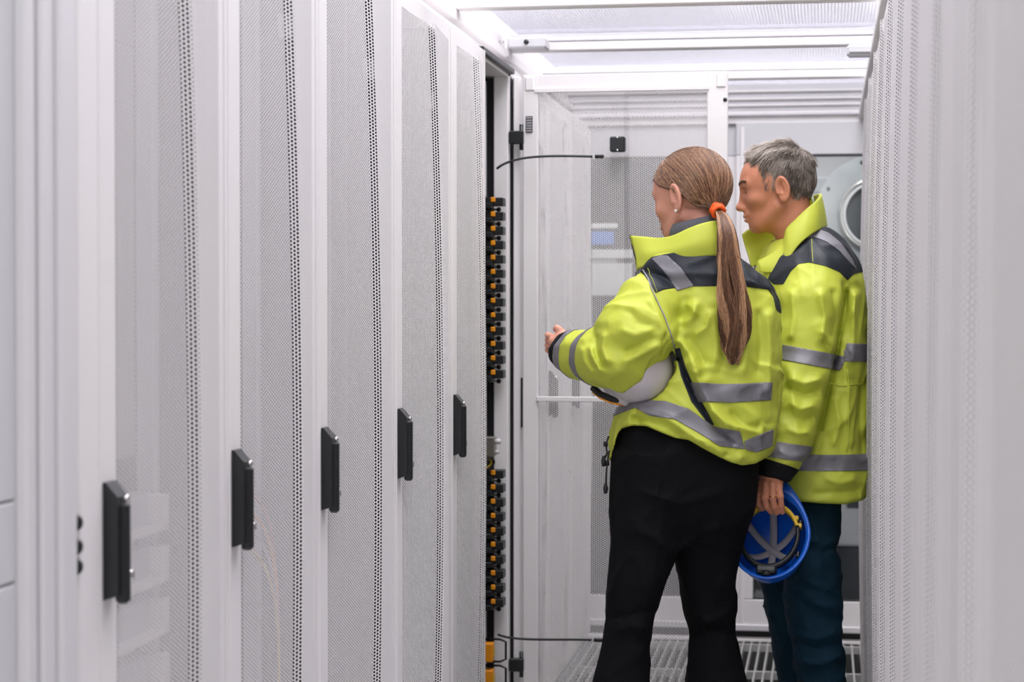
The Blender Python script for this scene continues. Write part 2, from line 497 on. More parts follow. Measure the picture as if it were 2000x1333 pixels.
for blk, zt, cnt, word in ((0, 1.650, 13, 'upper'), (1, 0.830, 10, 'lower')):
    for k in range(cnt):
        o = proto if n == 0 else copy_tree(proto)
        o.location = (XL, YOPEN + 0.075, zt - 0.0432 * k)
        wd = 'topmost' if k == 0 else ('lowest' if k == cnt - 1 else ordn[k] + ' from the top')
        tag(o, 'black orange-tabbed unit, %s of the open rack\'s %s stack' % (wd, word), 'server', 'black units in the open rack, %s stack' % word)
        n += 1
# cable coil and junction box between the stacks
b = MB(); b.box((XL - 0.085, YOPEN + 0.47, 0.885), (XL - 0.055, YOPEN + 0.52, 0.945), 'zinc', 0.003)
b.cyl((XL - 0.055, YOPEN + 0.50, 0.93), (XL - 0.04, YOPEN + 0.50, 0.93), 0.008, 'lightpanel', 12); b.cyl((XL - 0.055, YOPEN + 0.50, 0.898), (XL - 0.045, YOPEN + 0.50, 0.898), 0.006, 'lightpanel', 12)
tag(b.build('junction_box'), 'small brown grey junction box between the two stacks in the open rack', 'junction box')
for k in range(2):
    b = MB(); x = XL - 0.07 + 0.008 * k; y = YOPEN + 0.48
    b.tube(bez([(x - 0.04, y - 0.1, 0.885), (x + 0.01, y, 0.895), (x + 0.025, y + 0.01, 0.865), (x - 0.02, y - 0.02, 0.845)]), 0.0035, 'yellowcable' if k % 2 == 0 else 'rubber', 8)
    tag(b.build('power_cable'), ('yellow' if k % 2 == 0 else 'black') + ' cable curling out above the lower stack of black units', 'cable', 'cables between the stacks in the open rack')
for k, z in enumerate((0.295, 0.215)):
    e = empty('power_supply', (XL, YOPEN + 0.075, z))
    tag(e, 'black power unit with upright orange handle at the rack foot, %s of the two' % ('upper', 'lower')[k], 'power supply', 'power units with orange handles')
    b = MB(); b.box((-0.6, 0.0, -0.036), (-0.09, 0.468, 0.036), 'black', 0.003); b.build('chassis', e)
    b = MB(); b.box((-0.090, 0.40, -0.028), (-0.060, 0.440, 0.028), 'orange', 0.003); b.box((-0.0595, 0.405, -0.012), (-0.058, 0.436, 0.012), 'yellowcable'); b.build('handle', e)
    b = MB(); b.tube([(-0.09, 0.45, 0.034), (-0.045, 0.45, 0.034), (-0.028, 0.452, 0.026), (-0.028, 0.452, -0.026), (-0.045, 0.45, -0.034), (-0.09, 0.45, -0.034)], 0.0035, 'rubber', 8); b.build('cable_loop', e)

# racks beyond the open one, and the right-hand row: copies with shared door sheets
meshes = {}
for r in row:
    for c in r.children:
        if c.name.startswith('door') and 'stay' not in c.name: meshes[round(r.location.y, 2)] = r
def place(src, loc, rz, label, sy=1.0):
    c = copy_tree(src); c.location = loc; c.rotation_euler = (0, 0, rz); c.scale = (1, sy, 1)
    tag(c, label, 'server rack')
    if rz: c.scale = (0.72, sy, 1)
    return c
yy = YOPEN + WOPEN
for k, lab in enumerate(('white mesh-door server rack just beyond the open door, seen through its mesh',
                         'white mesh-door server rack in the middle of the three beyond the open door',
                         'white mesh-door server rack beside the end wall, left row, seen through the open door')):
    place(row[3], (XL, yy + 0.62 * k, 0), 0, lab, 0.62 / 0.663)
yend = 6.75
near_far = ['at the far end, behind the man', 'next to the far-end one', 'third from the far end, beside the man', 'fourth from the far end', 'fifth from the far end',
            'fifth from the camera', 'fourth from the camera', 'third from the camera', 'second from the camera', 'nearest to the camera']
for k in range(10):
    c = place(row[0], (XR, yend - 0.60, 0), math.pi, 'white mesh-door rack of the right row, ' + near_far[k], -0.60 / 0.566)
    for ch in list(c.children):
        for g in list(ch.children):
            if g.name.startswith('handle'): bpy.data.objects.remove(g)
        if ch.name.startswith('blanking_panel') or ch.name.startswith('door_stay_clip'): bpy.data.objects.remove(ch)
    yend -= 0.60
YR0 = yend

# ------------------------------------------------------------------ entrance side, left foreground
b = MB()
b.box((XL - 0.03, 2.366, 0), (XL + 0.002, 2.436, RH + 0.03), 'white', 0.003)
struct(b.build('trim_1'))
b = MB()
b.box((XL - 0.05, 2.356, 0), (XL - 0.02, 2.366, RH + 0.03), 'dark'); b.box((XL - 0.04, 2.2225, 0.0), (XL - 0.011, 2.2305, RH + 0.08), 'dark')
for y0, y1, n in ((2.195, 2.222, 0.006), (2.222, 2.231, -0.012), (2.231, 2.262, 0.010), (2.262, 2.285, 0.004), (2.285, 2.335, 0.012), (2.335, 2.356, 0.002)):
    b.box((XL - 0.06, y0, 0), (XL + n, y1, RH + 0.08), 'alu', 0.003)
struct(b.build('trim_2'))
b = MB()
for z in (1.075, 1.045, 1.02): b.ball((XL + 0.001, 2.361, z), (0.008, 0.006, 0.010), 'black')
tag(b.build('door_catch'), 'small black catch in the gap left of the nearest rack door', 'door catch')
b = MB()
for z0, z1 in ((0, 1.022), (1.025, 1.118), (1.121, 2.15)):
    b.box((XL - 0.05, 0.2, z0), (XL - 0.008, 2.193, z1), 'lightpanel', 0.002)
struct(b.build('wall_left'))
# solid backs of the rows keep the aisle closed
b = MB(); b.box((XL - 1.10, 2.2, 0), (XL - 1.02, 8.1, 2.6), 'white'); struct(b.build('wall_back'))
b = MB(); b.box((XR + 1.02, 1.4, 0), (XR + 1.10, 8.1, 2.6), 'white'); struct(b.build('wall_right'))

# ------------------------------------------------------------------ floor
b = MB()
b.box((-2.2, -2.5, -0.62), (2.6, 12.5, -0.60), 'under'); struct(b.build('floor_slab'))
b = MB()
b.box((-2.1, -2.4, -0.04), (1.4, 4.6, 0.0), 'lightpanel'); b.box((-2.1, 7.9, -0.04), (XL, 12.4, 0.0), 'greypanel')
b.box((XL, 8.02, -0.04), (2.5, 12.4, 0.0), 'greypanel'); b.box((-2.1, 4.6, -0.04), (XL - 0.005, 7.9, 0.0), 'lightpanel'); b.box((XR + 0.005, 4.6, -0.04), (1.4, 8.02, 0.0), 'lightpanel')
struct(b.build('floor'))
b = MB()
y = 4.62
for ty in (4.98, 5.56, 6.14, 6.72, 7.30, 7.88):
    b.box((XL, ty, -0.03), (XR, ty + 0.010, -0.0005), 'grate', 0.001)
x = XL + 0.02
while x < XR:
    b.box((x, 4.6, -0.028), (x + 0.0065, 8.02, 0.0), 'grate'); x += 0.0325
struct(b.build('floor_grating'))

# ------------------------------------------------------------------ roof of the aisle
ZC = 2.20
def beam(yf, name, z0=2.15, h=0.05, d=0.055, x0=-1.06, x1=0.30):
    b = MB()
    b.box((x0, yf, z0), (x1, yf + d, z0 + 0.027), 'white', 0.003)
    b.box((x0, yf + 0.016, z0 + 0.024), (x1, yf + d, z0 + 0.034), 'greypanel', 0.001)
    b.box((x0, yf + 0.008, z0 + 0.032), (x1, yf + d, z0 + 0.041), 'alu', 0.002)
    b.box((x0, yf + 0.020, z0 + 0.039), (x1, yf + d, z0 + 0.056), 'lightpanel', 0.002)
    return tag(b.build('roof_crossbar'), name, 'crossbar', 'roof crossbars')
beams = [(1.75, 'white roof crossbar'), (2.68, 'white roof crossbar'), (3.60, 'white roof crossbar'), (4.52, 'white roof crossbar'),
         (5.36, 'white metal roof crossbar running along the top edge of the picture'),
         (6.30, 'white metal roof crossbar above the open door with the latch box on it'),
         (7.20, 'white metal roof crossbar farthest back, just above the open door top')]
for y, nm in beams[3:]:
    beam(y, nm if y > 5 else 'white metal roof crossbar over the nearer racks')
for k, (y, nm) in enumerate(beams[3:]):
    y1 = (beams[3:][k + 1][0] if k < 3 else 7.95)
    b = MB()
    b.box((-1.04, y + 0.01, ZC + 0.010), (0.30, y1 + 0.0, ZC + 0.020), 'poly')
    tag(b.build('roof_panel'), ['translucent fluted roof panel nearest the camera', 'translucent fluted roof panel at the top of the picture', 'translucent fluted roof panel between the second and third crossbars', 'translucent fluted roof panel next to the end wall'][k], 'roof panel', 'translucent roof panels')
b = MB()
b.box((-1.04, 1.0, ZC + 0.010), (0.30, 4.5, ZC + 0.020), 'poly'); struct(b.build('ceiling_2'))
for sx, x0 in ((1, -1.065), (-1, 0.30)):
    b = MB()
    e = 0.0
    for w, z0, z1 in ((0.0, 2.055, 2.28), (0.012, 2.085, 2.105), (0.030, 2.120, 2.150), (0.018, 2.165, 2.20)):
        b.box((x0, 1.0, z0), (x0 + sx * (0.012 + w * 2), 7.98, z1), 'white', 0.002)
    b.box((x0, 1.0, 2.055), (x0 + sx * 0.115, 7.98, 2.068), 'white', 0.002)
    if sx < 0: b.box((XR - 0.008, 1.0, RH + 0.034), (0.32, 7.98, RH + 0.06), 'white', 0.002)
    struct(b.build('trim_3' if sx > 0 else 'trim_4'))
b = MB()
b.box((-0.985, 6.20, 2.148), (-0.865, 6.30, 2.182), 'lightpanel', 0.005)
b.cyl((-0.925, 6.200, 2.166), (-0.925, 6.192, 2.166), 0.0075, 'black', 18)
b.box((-1.0, 6.22, 2.125), (-0.985, 6.28, 2.21), 'white', 0.003)
tag(b.build('panel_latch'), 'grey latch box with round black button on the second roof crossbar', 'latch')
b = MB()
b.box((0.065, 5.98, 2.076), (0.16, 6.03, 2.112), 'lightpanel', 0.008)
b.box((0.072, 5.975, 2.086), (0.16, 5.981, 2.091), 'greypanel', 0.001)
tag(b.build('ceiling_sensor'), 'small cream plastic sensor under the roof at top right', 'sensor')

# hall above: pale ceiling and trays over the aisle
b = MB(); b.box((-3, -2.5, 4.3), (3.2, 12.5, 4.4), 'white'); struct(b.build('ceiling'))
for k, (y, c) in enumerate(((6.15, 'alu'), (7.6, 'alu'))):
    b = MB()
    for sx in (-1.0, 0.35): b.box((sx, y, 2.60), (sx + 0.02, y + 0.25, 2.68), c, 0.002)
    b.box((-1.1, y, 2.62), (0.5, y + 0.25, 2.625), c)
    tag(b.build('cable_tray'), ['pale cable tray above the second roof panel', 'pale cable tray above the farthest roof panel'][k], 'cable tray')

# ------------------------------------------------------------------ end wall with glazed sliding doors
YE = 7.95
b = MB()
b.box((-1.06, YE, 2.055), (0.45, YE + 0.08, 2.105), 'white', 0.003)
b.box((-1.06, YE - 0.02, 2.085), (0.45, YE + 0.02, 2.098), 'alu', 0.003)
b.box((-1.06, YE + 0.01, 2.105), (0.45, YE + 0.08, 2.30), 'lightpanel', 0.003)
for z in (2.125, 2.15, 2.18): b.box((-1.06, YE - 0.002, z), (0.45, YE + 0.012, z + 0.008), 'white', 0.001)
struct(b.build('trim_5'))
def leaf(x0, x1, name, y):
    b = MB()
    b.box((x0, y, 1.93), (x1, y + 0.035, 2.058), 'lightpanel', 0.003)
    b.box((x0, y, 0.068), (x1, y + 0.035, 0.168), 'white', 0.003)
    b.box((x0, y, 0.169), (x0 + 0.07, y + 0.035, 1.929), 'white', 0.003)
    b.box((x0 + 0.018, y - 0.006, 0.05), (x0 + 0.034, y, 2.04), 'white', 0.002)
    b.box((x1 - 0.07, y, 0.169), (x1, y + 0.035, 1.929), 'white', 0.003)
    b.box((x0 + 0.068, y + 0.004, 1.922), (x1 - 0.068, y + 0.031, 1.932), 'dark'); b.box((x0 + 0.068, y + 0.004, 0.166), (x1 - 0.068, y + 0.031, 0.172), 'dark')
    b.box((x0 + 0.068, y + 0.004, 0.17), (x0 + 0.073, y + 0.031, 1.93), 'dark')
    b.box((x0, y - 0.012, 0.045), (x1, y + 0.04, 0.070), 'alu', 0.003)
    o = struct(b.build(name))
    g = MB(); g.box((x0 + 0.07, y + 0.015, 0.17), (x1 - 0.07, y + 0.021, 1.925), 'glass'); g.build('glass_pane', o)
    return o
leaf(-1.00, -0.335, 'door_1', YE + 0.02)
leaf(-0.345, 0.42, 'door_2', YE - 0.02)
b = MB()
b.box((-1.06, YE - 0.03, 0.0), (0.45, YE + 0.09, 0.012), 'white', 0.002)
b.box((-1.06, YE + 0.03, 0.012), (0.45, YE + 0.06, 0.045), 'black')
struct(b.build('trim_6'))
b = MB(); b.box((-3, 11.4, 0), (3.2, 11.5, 4.3), 'greypanel'); struct(b.build('wall_far'))

# things behind the glass
e = empty('round_duct_flange', (0.35, 9.2, 1.70))
tag(e, 'large round grey metal flange with ringed dark opening behind the glass door', 'duct')
def disc(mb, c, r0, r1, y0, y1, m, n=64):
    V = []; F = []
    for y in (y0, y1):
        for r in (r0, r1):
            for k in range(n):
                a = 2 * math.pi * k / n; V.append((c[0] + r * math.cos(a), y, c[1] + r * math.sin(a)))
    for k in range(n):
        k2 = (k + 1) % n
        F += [(k, k2, n + k2, n + k), (2 * n + k, 3 * n + k, 3 * n + k2, 2 * n + k2), (n + k, n + k2, 3 * n + k2, 3 * n + k), (k, 2 * n + k, 2 * n + k2, k2)]
    mb.add(V, F, m)
fc = P(1712, 420, 8.95)
e.location = [float(v) for v in fc]
b = MB(); disc(b, (0, 0), 0.155, 0.272, -0.02, 0.02, 'brushed', 72)
for k in range(8):
    a = 2 * math.pi * (k + 0.35) / 8
    b.cyl((0.245 * math.cos(a), -0.02, 0.245 * math.sin(a)), (0.245 * math.cos(a), -0.028, 0.245 * math.sin(a)), 0.008, 'dark', 10)
b.build('plate', e)
b = MB(); b.tube([(0, 0.02, 0), (0, 9.352 - fc[1], 0)], 0.158, 'alu', 40, caps=False); b.build('duct_collar', e)
b = MB()
V = []; F = []
for r0, rt in ((0.160, 0.012), (0.143, 0.006)):
    pts = [(r0 * math.cos(2 * math.pi * k / 64), -0.03, r0 * math.sin(2 * math.pi * k / 64)) for k in range(65)]
    b.tube(pts, rt, 'chrome' if rt > 0.01 else 'alu', 8, caps=False)
b.build('ring', e)
b = MB(); disc(b, (0, 0), 0.0005, 0.150, -0.004, 0.000, 'dark', 64); b.build('grille', e)
b = MB()
b.box((-0.30, 9.35, 0.0), (2.2, 10.2, 1.93), 'unitgrey', 0.01)
for k in range(12): b.box((-0.28, 9.342, 1.42 + 0.04 * k), (2.0, 9.352, 1.445 + 0.04 * k), 'unitgrey')
tag(b.build('cooling_unit'), 'tall grey cooling unit standing in the hall behind the right glass door', 'cooling unit')
p0 = P(1632, 985, 8.6); p1 = P(1700, 1165, 8.6)
e = empty('equipment_box', (0.05, 8.65, 0.0)); tag(e, 'light grey equipment box low behind the right glass door', 'equipment box')
b = MB(); b.box((-0.02, 0, 0.30), (0.5, 0.45, 0.52), 'lightpanel', 0.01); b.build('upper_case', e)
b = MB(); b.box((-0.0, 0.01, 0.0), (0.48, 0.44, 0.30), 'dark', 0.01); b.build('base', e)
b = MB(); b.box((0.05, -0.004, 0.465), (0.12, 0.002, 0.495), 'dark', 0.002); b.build('slot', e)
e = empty('control_cabinet', (-1.15, 9.0, 0.0)); tag(e, 'dark control cabinet with blue display and white front plates behind the left glass door', 'control cabinet')
b = MB(); b.box((-0.6, 0.0, 0.0), (0.84, 0.6, 2.05), 'inner', 0.01); b.build('case', e)
def rect_px(mb, x0, y0, x1, y1, Y, m, t=0.012, ox=0, bev=0.002):
    zc = (Y + 0.8 * math.sin(TH)) * math.cos(TH) ; zc = Y * math.cos(TH) + 0.95 * math.sin(TH)
    a = P(x0, y1, zc); c = P(x1, y0, zc)
    mb.box((a[0] - e.location.x, -t, a[2]), (c[0] - e.location.x, 0.0, c[2]), m, bev)
b = MB(); rect_px(b, 1120, 488, 1237, 505, 9.0, 'white'); rect_px(b, 1120, 515, 1235, 578, 9.0, 'white'); rect_px(b, 1120, 437, 1207, 447, 9.0, 'white'); rect_px(b, 1120, 505, 1205, 515, 9.0, 'greypanel', 0.006); b.build('front_plate', e)
b = MB(); rect_px(b, 1120, 453, 1200, 478, 9.0, 'screen'); b.build('display', e)
# ================================================================== people
M['skin_man'] = noisy(mat('man_skin', srgb(200, 134, 104), 0.5, spec=0.35), 40, 0.08, 0.15, 300)
M['skin_woman'] = noisy(mat('woman_skin', srgb(208, 148, 126), 0.48, spec=0.35), 40, 0.06, 0.1, 300)
M['hivis'] = noisy(mat('hi_vis_fabric', (0.51, 0.565, 0.060, 1), 0.55, spec=0.35), 7, 0.06, 0.04, 900)
M['navy'] = noisy(mat('dark_navy_fabric', srgb(30, 36, 44), 0.5, spec=0.35), 10, 0.12, 0.12, 900)
M['reflective'] = noisy(mat('reflective_tape', srgb(124, 122, 128), 0.5, 0.25), 25, 0.10, 0.08, 900)
M['cuff'] = noisy(mat('black_rib_cuff', srgb(20, 22, 25), 0.8, spec=0.2), 20, 0.2, 0.4, 500)
M['blacktrousers'] = noisy(mat('black_trouser_fabric', srgb(15, 15, 18), 0.85, spec=0.12), 8, 0.25, 0.3, 500)
M['denim'] = noisy(mat('dark_teal_denim', srgb(17, 45, 60), 0.8, spec=0.15), 14, 0.30, 0.4, 500)
M['knit'] = mat('grey_knit', srgb(120, 122, 128), 0.85, spec=0.1)
M['brownhair'] = mat('brown_hair', srgb(112, 78, 58), 0.38, spec=0.5)
M['greyhair'] = mat('grey_hair', srgb(128, 120, 114), 0.45, spec=0.4)
M['helmetblue'] = mat('blue_helmet_shell', srgb(22, 92, 196), 0.22, spec=0.5)
M['helmetwhite'] = noisy(mat('pale_helmet_shell', srgb(205, 198, 200), 0.25, spec=0.5), 12, 0.03)
M['strap'] = mat('grey_webbing', srgb(152, 150, 156), 0.7)
M['yellowplastic'] = mat('yellow_headband', srgb(226, 186, 50), 0.45)
M['pearl'] = mat('pearl', srgb(235, 230, 225), 0.2)
M['gold'] = mat('gold', srgb(230, 180, 110), 0.2, 1.0)
M['scrunchie'] = noisy(mat('orange_hair_tie', srgb(255, 92, 20), 0.6), 60, 0.1, 0.8, 250)
M['eye'] = mat('eye_white', srgb(225, 220, 215), 0.2)
M['browm'] = mat('brow_hair', srgb(92, 70, 58), 0.7)
M['lips'] = mat('lips', srgb(178, 104, 92), 0.45)
M['sole'] = mat('shoe_rubber', srgb(30, 30, 32), 0.6)
def hair_colours(m, c1, c2, c3):
    nt = m.node_tree; b = nt.nodes['Principled BSDF']
    at = nt.nodes.new('ShaderNodeAttribute'); at.attribute_name = 'strand'
    cr = nt.nodes.new('ShaderNodeValToRGB')
    cr.color_ramp.elements[0].color = c1; cr.color_ramp.elements[1].color = c3
    e_ = cr.color_ramp.elements.new(0.5); e_.color = c2
    nt.links.new(at.outputs['Fac'], cr.inputs[0]); nt.links.new(cr.outputs[0], b.inputs['Base Color'])
hair_colours(M['brownhair'], srgb(76, 50, 36), srgb(128, 90, 64), srgb(202, 158, 118))
hair_colours(M['greyhair'], srgb(66, 57, 51), srgb(132, 120, 109), srgb(218, 207, 196))
def ribs(m, scale=130):
    nt = m.node_tree; b = nt.nodes['Principled BSDF']
    tc = nt.nodes.new('ShaderNodeTexCoord')
    w = nt.nodes.new('ShaderNodeTexWave'); w.bands_direction = 'X'; w.inputs['Scale'].default_value = scale / 6.28; w.inputs['Distortion'].default_value = 1.0
    nt.links.new(tc.outputs['Object'], w.inputs['Vector'])
    bp = nt.nodes.new('ShaderNodeBump'); bp.inputs['Strength'].default_value = 0.9; bp.inputs['Distance'].default_value = 0.003
    nt.links.new(w.outputs['Fac'], bp.inputs['Height']); nt.links.new(bp.outputs[0], b.inputs['Normal'])
ribs(M['knit'], 900)

# ---- signed distance modelling
def proj(p):
    q = p - np.array([0, 0, CAMZ]); zc = q @ cF
    return CX + FPX * (q @ cR) / zc, CY - FPX * (q @ cU) / zc, zc
def smin(a, b, k):
    h = np.clip(0.5 + 0.5 * (b - a) / k, 0, 1)
    return b + (a - b) * h - k * h * (1 - h)
def smax(a, b, k): return -smin(-a, -b, k)
def cap(p, a, b, ra, rb=None):
    rb = ra if rb is None else rb
    a = np.asarray(a, float); b = np.asarray(b, float); ab = b - a
    t = np.clip(((p - a) @ ab) / (ab @ ab + 1e-12), 0, 1)
    return np.linalg.norm(p - a - t[:, None] * ab, axis=1) - (ra + t * (rb - ra))
def chain(p, pts, rs, k=0.0):
    d = None
    for i in range(len(pts) - 1):
        c = cap(p, pts[i], pts[i + 1], rs[i], rs[i + 1])
        d = c if d is None else (np.minimum(d, c) if k == 0 else smin(d, c, k))
    return d
def ell(p, c, r, R=None):
    q = p - np.asarray(c, float)
    if R is not None: q = q @ R            # columns of R are the local axes
    r = np.asarray(r, float)
    k0 = np.linalg.norm(q / r, axis=1); k1 = np.linalg.norm(q / (r * r), axis=1) + 1e-9
    return k0 * (k0 - 1) / k1
def cubic(x, xs, ys):
    """monotone-ish smooth interpolation through a table"""
    xs = np.asarray(xs, float); ys = np.asarray(ys, float)
    if xs[0] > xs[-1]: xs = xs[::-1]; ys = ys[::-1]
    m = np.gradient(ys, xs)
    i = np.clip(np.searchsorted(xs, x) - 1, 0, len(xs) - 2)
    h = xs[i + 1] - xs[i]; t = np.clip((x - xs[i]) / h, 0, 1)
    return (2 * t ** 3 - 3 * t * t + 1) * ys[i] + (t ** 3 - 2 * t * t + t) * h * m[i] + (-2 * t ** 3 + 3 * t * t) * ys[i + 1] + (t ** 3 - t * t) * h * m[i + 1]
cH = np.array([-math.sin(TH), math.cos(TH), 0.0])           # horizontal viewing direction
def sections(rows, zc0, pw=2.2):
    """rows: (py, x left, x right, zc of centre, half depth). Returns a distance function of a body of stacked ovals"""
    z = []; cx_ = []; cy_ = []; rx = []; ry = []
    for py, xl, xr, zc, hd in rows:
        c = P((xl + xr) / 2, py, zc)
        z.append(c[2]); cx_.append(c @ cR); cy_.append(c @ cH); rx.append((xr - xl) / 2 * zc / FPX); ry.append(hd)
    zmin, zmax = min(z), max(z)
    def f(p):
        zz = np.clip(p[:, 2], zmin, zmax)
        a = cubic(zz, z, rx); b = cubic(zz, z, ry)
        u = np.abs((p @ cR - cubic(zz, z, cx_)) / a); v = np.abs((p @ cH - cubic(zz, z, cy_)) / b)
        k = (u ** pw + v ** pw) ** (1 / pw)
        d = (k - 1) * np.minimum(a, b)
        return np.maximum(d, np.maximum(p[:, 2] - zmax, zmin - p[:, 2]))
    return f
def poly_dist(px, py, pts):
    d = np.full(px.shape, 1e9)
    for (x0, y0), (x1, y1) in zip(pts[:-1], pts[1:]):
        dx, dy = x1 - x0, y1 - y0
        t = np.clip(((px - x0) * dx + (py - y0) * dy) / (dx * dx + dy * dy + 1e-9), 0, 1)
        d = np.minimum(d, np.hypot(px - x0 - t * dx, py - y0 - t * dy))
    return d
def inside(px, py, pts):
    """signed distance in pixels, positive inside a closed outline"""
    pts = list(pts); d = poly_dist(px, py, pts + [pts[0]])
    c = np.zeros(px.shape, bool)
    for (x0, y0), (x1, y1) in zip(pts, pts[1:] + [pts[0]]):
        if y0 == y1: continue
        c ^= ((y0 > py) != (y1 > py)) & (px < (x1 - x0) * (py - y0) / (y1 - y0) + x0)
    return np.where(c, d, -d)
def folds(p, px, py, table):
    """soft cloth folds: each is (amplitude in m, half width in px, polyline in px)"""
    s = np.zeros(len(p))
    for A, w, pts in table:
        q = poly_dist(px, py, pts) / w
        n = len(pts)
        # fade towards both ends
        e0 = np.hypot(px - pts[0][0], py - pts[0][1]) / (1.3 * w); e1 = np.hypot(px - pts[-1][0], py - pts[-1][1]) / (1.3 * w)
        s += 1.7 * A * np.exp(-(np.sqrt(q * q + 0.06) - 0.24) * 1.45) * np.clip(e0, 0.25, 1) * np.clip(e1, 0.25, 1)
    return s
def wobble(p, amp, wl, seed=0):
    r = np.random.RandomState(seed); s = 0
    for i in range(7):
        k = r.normal(size=3); k /= np.linalg.norm(k); k *= 2 * math.pi / (wl * r.uniform(0.55, 1.5))
        w2 = r.normal(size=3) * 2 * math.pi / (wl * 2.5)
        s = s + np.sin(p @ k + 1.4 * np.sin(p @ w2 + r.uniform(0, 6)) + r.uniform(0, 6)) / 7
    return amp * s * 2
def creases(p, amp, wl, seed=0, n=5, aniso=(1, 1, 1)):
    """thin ridges wandering over the cloth"""
    r = np.random.RandomState(seed); s = 0; q = p * np.array(aniso)
    warp = np.stack([np.sin(q @ (r.normal(size=3) * 2 * math.pi / (wl * 2.0)) + r.uniform(0, 6)) for _ in range(3)], 1) * wl * 0.28
    q = q + warp
    for i in range(n):
        k = r.normal(size=3); k /= np.linalg.norm(k)
        k2 = r.normal(size=3); k2 /= np.linalg.norm(k2)
        a = np.abs(np.sin(q @ (k * math.pi / (wl * r.uniform(0.7, 1.4))) + r.uniform(0, 6)))
        m = np.clip(0.2 + np.sin(q @ (k2 * math.pi / (wl * r.uniform(0.9, 1.8))) + r.uniform(0, 6)), 0, 1)
        s = s + (1 - a) ** 2.2 * m
    return amp * (s - 0.35)
def surface(f, lo, hi, h):
    """surface nets of f = 0, evaluated only near the surface"""
    lo = np.asarray(lo, float); hi = np.asarray(hi, float)
    B = 6
    nb = np.ceil((hi - lo) / (B * h)).astype(int)
    G = np.stack(np.meshgrid(*[np.arange(k) for k in nb], indexing='ij'), -1).reshape(-1, 3)
    cen = lo + (G + 0.5) * B * h
    d = f(cen); act = np.abs(d) < B * h * 1.35 + 0.012
    A = np.zeros(nb, bool); A.ravel()[:] = act
    inn = np.zeros(nb, bool); inn.ravel()[:] = d < 0
    N = nb * B + 1
    F = np.where(np.repeat(np.repeat(np.repeat(inn, B, 0), B, 1), B, 2), np.float32(-1), np.float32(1))
    F = np.pad(F, ((0, 1), (0, 1), (0, 1)), constant_values=1).astype(np.float32)
    ab = G[act]
    off = np.stack(np.meshgrid(*[np.arange(B + 1)] * 3, indexing='ij'), -1).reshape(-1, 3)
    for s in range(0, len(ab), 1500):
        idx = (ab[s:s + 1500, None, :] * B + off[None]).reshape(-1, 3)
        F[idx[:, 0], idx[:, 1], idx[:, 2]] = f(lo + idx * h)
    S = F < 0
    cnt = np.zeros(N - 1, np.int8)
    for a in (0, 1):
        for b in (0, 1):
            for c in (0, 1): cnt += S[a:N[0] - 1 + a, b:N[1] - 1 + b, c:N[2] - 1 + c]
    cells = np.argwhere((cnt > 0) & (cnt < 8))
    ids = -np.ones(N - 1, np.int32); ids[cells[:, 0], cells[:, 1], cells[:, 2]] = np.arange(len(cells))
    acc = np.zeros((len(cells), 3)); num = np.zeros(len(cells))
    corners = [(a, b, c) for a in (0, 1) for b in (0, 1) for c in (0, 1)]
    fv = {q: F[cells[:, 0] + q[0], cells[:, 1] + q[1], cells[:, 2] + q[2]] for q in corners}
    for q in corners:
        for ax in range(3):
            if q[ax]: continue
            r = list(q); r[ax] = 1; r = tuple(r)
            v0, v1 = fv[q], fv[r]; m = (v0 < 0) != (v1 < 0)
            t = v0 / (v0 - v1 + 1e-12)
            pt = np.tile(np.array(q, float), (len(cells), 1)); pt[:, ax] += t
            acc[m] += pt[m]; num[m] += 1
    V = lo + (cells + acc / num[:, None]) * h
    Q = []
    for ax in range(3):
        u, v = (ax + 1) % 3, (ax + 2) % 3
        sl0 = [slice(None)] * 3; sl1 = [slice(None)] * 3
        sl0[ax] = slice(0, -1); sl1[ax] = slice(1, None)
        s0, s1 = S[tuple(sl0)], S[tuple(sl1)]
        e = np.argwhere(s0 != s1)
        e = e[(e[:, u] > 0) & (e[:, v] > 0) & (e[:, u] < N[u] - 1) & (e[:, v] < N[v] - 1)]
        du = np.zeros(3, int); du[u] = 1; dv = np.zeros(3, int); dv[v] = 1
        g = lambda x: ids[x[:, 0], x[:, 1], x[:, 2]]
        q = np.stack([g(e - du - dv), g(e - dv), g(e), g(e - du)], 1)
        fl = ~s0[e[:, 0], e[:, 1], e[:, 2]]
        q[fl] = q[fl][:, ::-1]
        Q.append(q[(q >= 0).all(1)])
    return V, np.concatenate(Q)
def relax(V, Q, n=2, lam=0.5):
    for _ in range(n):
        S = np.zeros_like(V); C = np.zeros(len(V))
        for i in range(4):
            a, b = Q[:, i], Q[:, (i + 1) % 4]
            for k in range(3):
                S[:, k] += np.bincount(a, V[b, k], len(V)) + np.bincount(b, V[a, k], len(V))
            C += np.bincount(a, minlength=len(V)) + np.bincount(b, minlength=len(V))
        V = V + lam * (S / np.maximum(C, 1)[:, None] - V)
    return V
def vnormals(V, Q):
    n = np.cross(V[Q[:, 2]] - V[Q[:, 0]], V[Q[:, 3]] - V[Q[:, 1]])
    N = np.zeros_like(V)
    for i in range(4):
        for k in range(3): N[:, k] += np.bincount(Q[:, i], n[:, k], len(V))
    return N / (np.linalg.norm(N, axis=1)[:, None] + 1e-12)
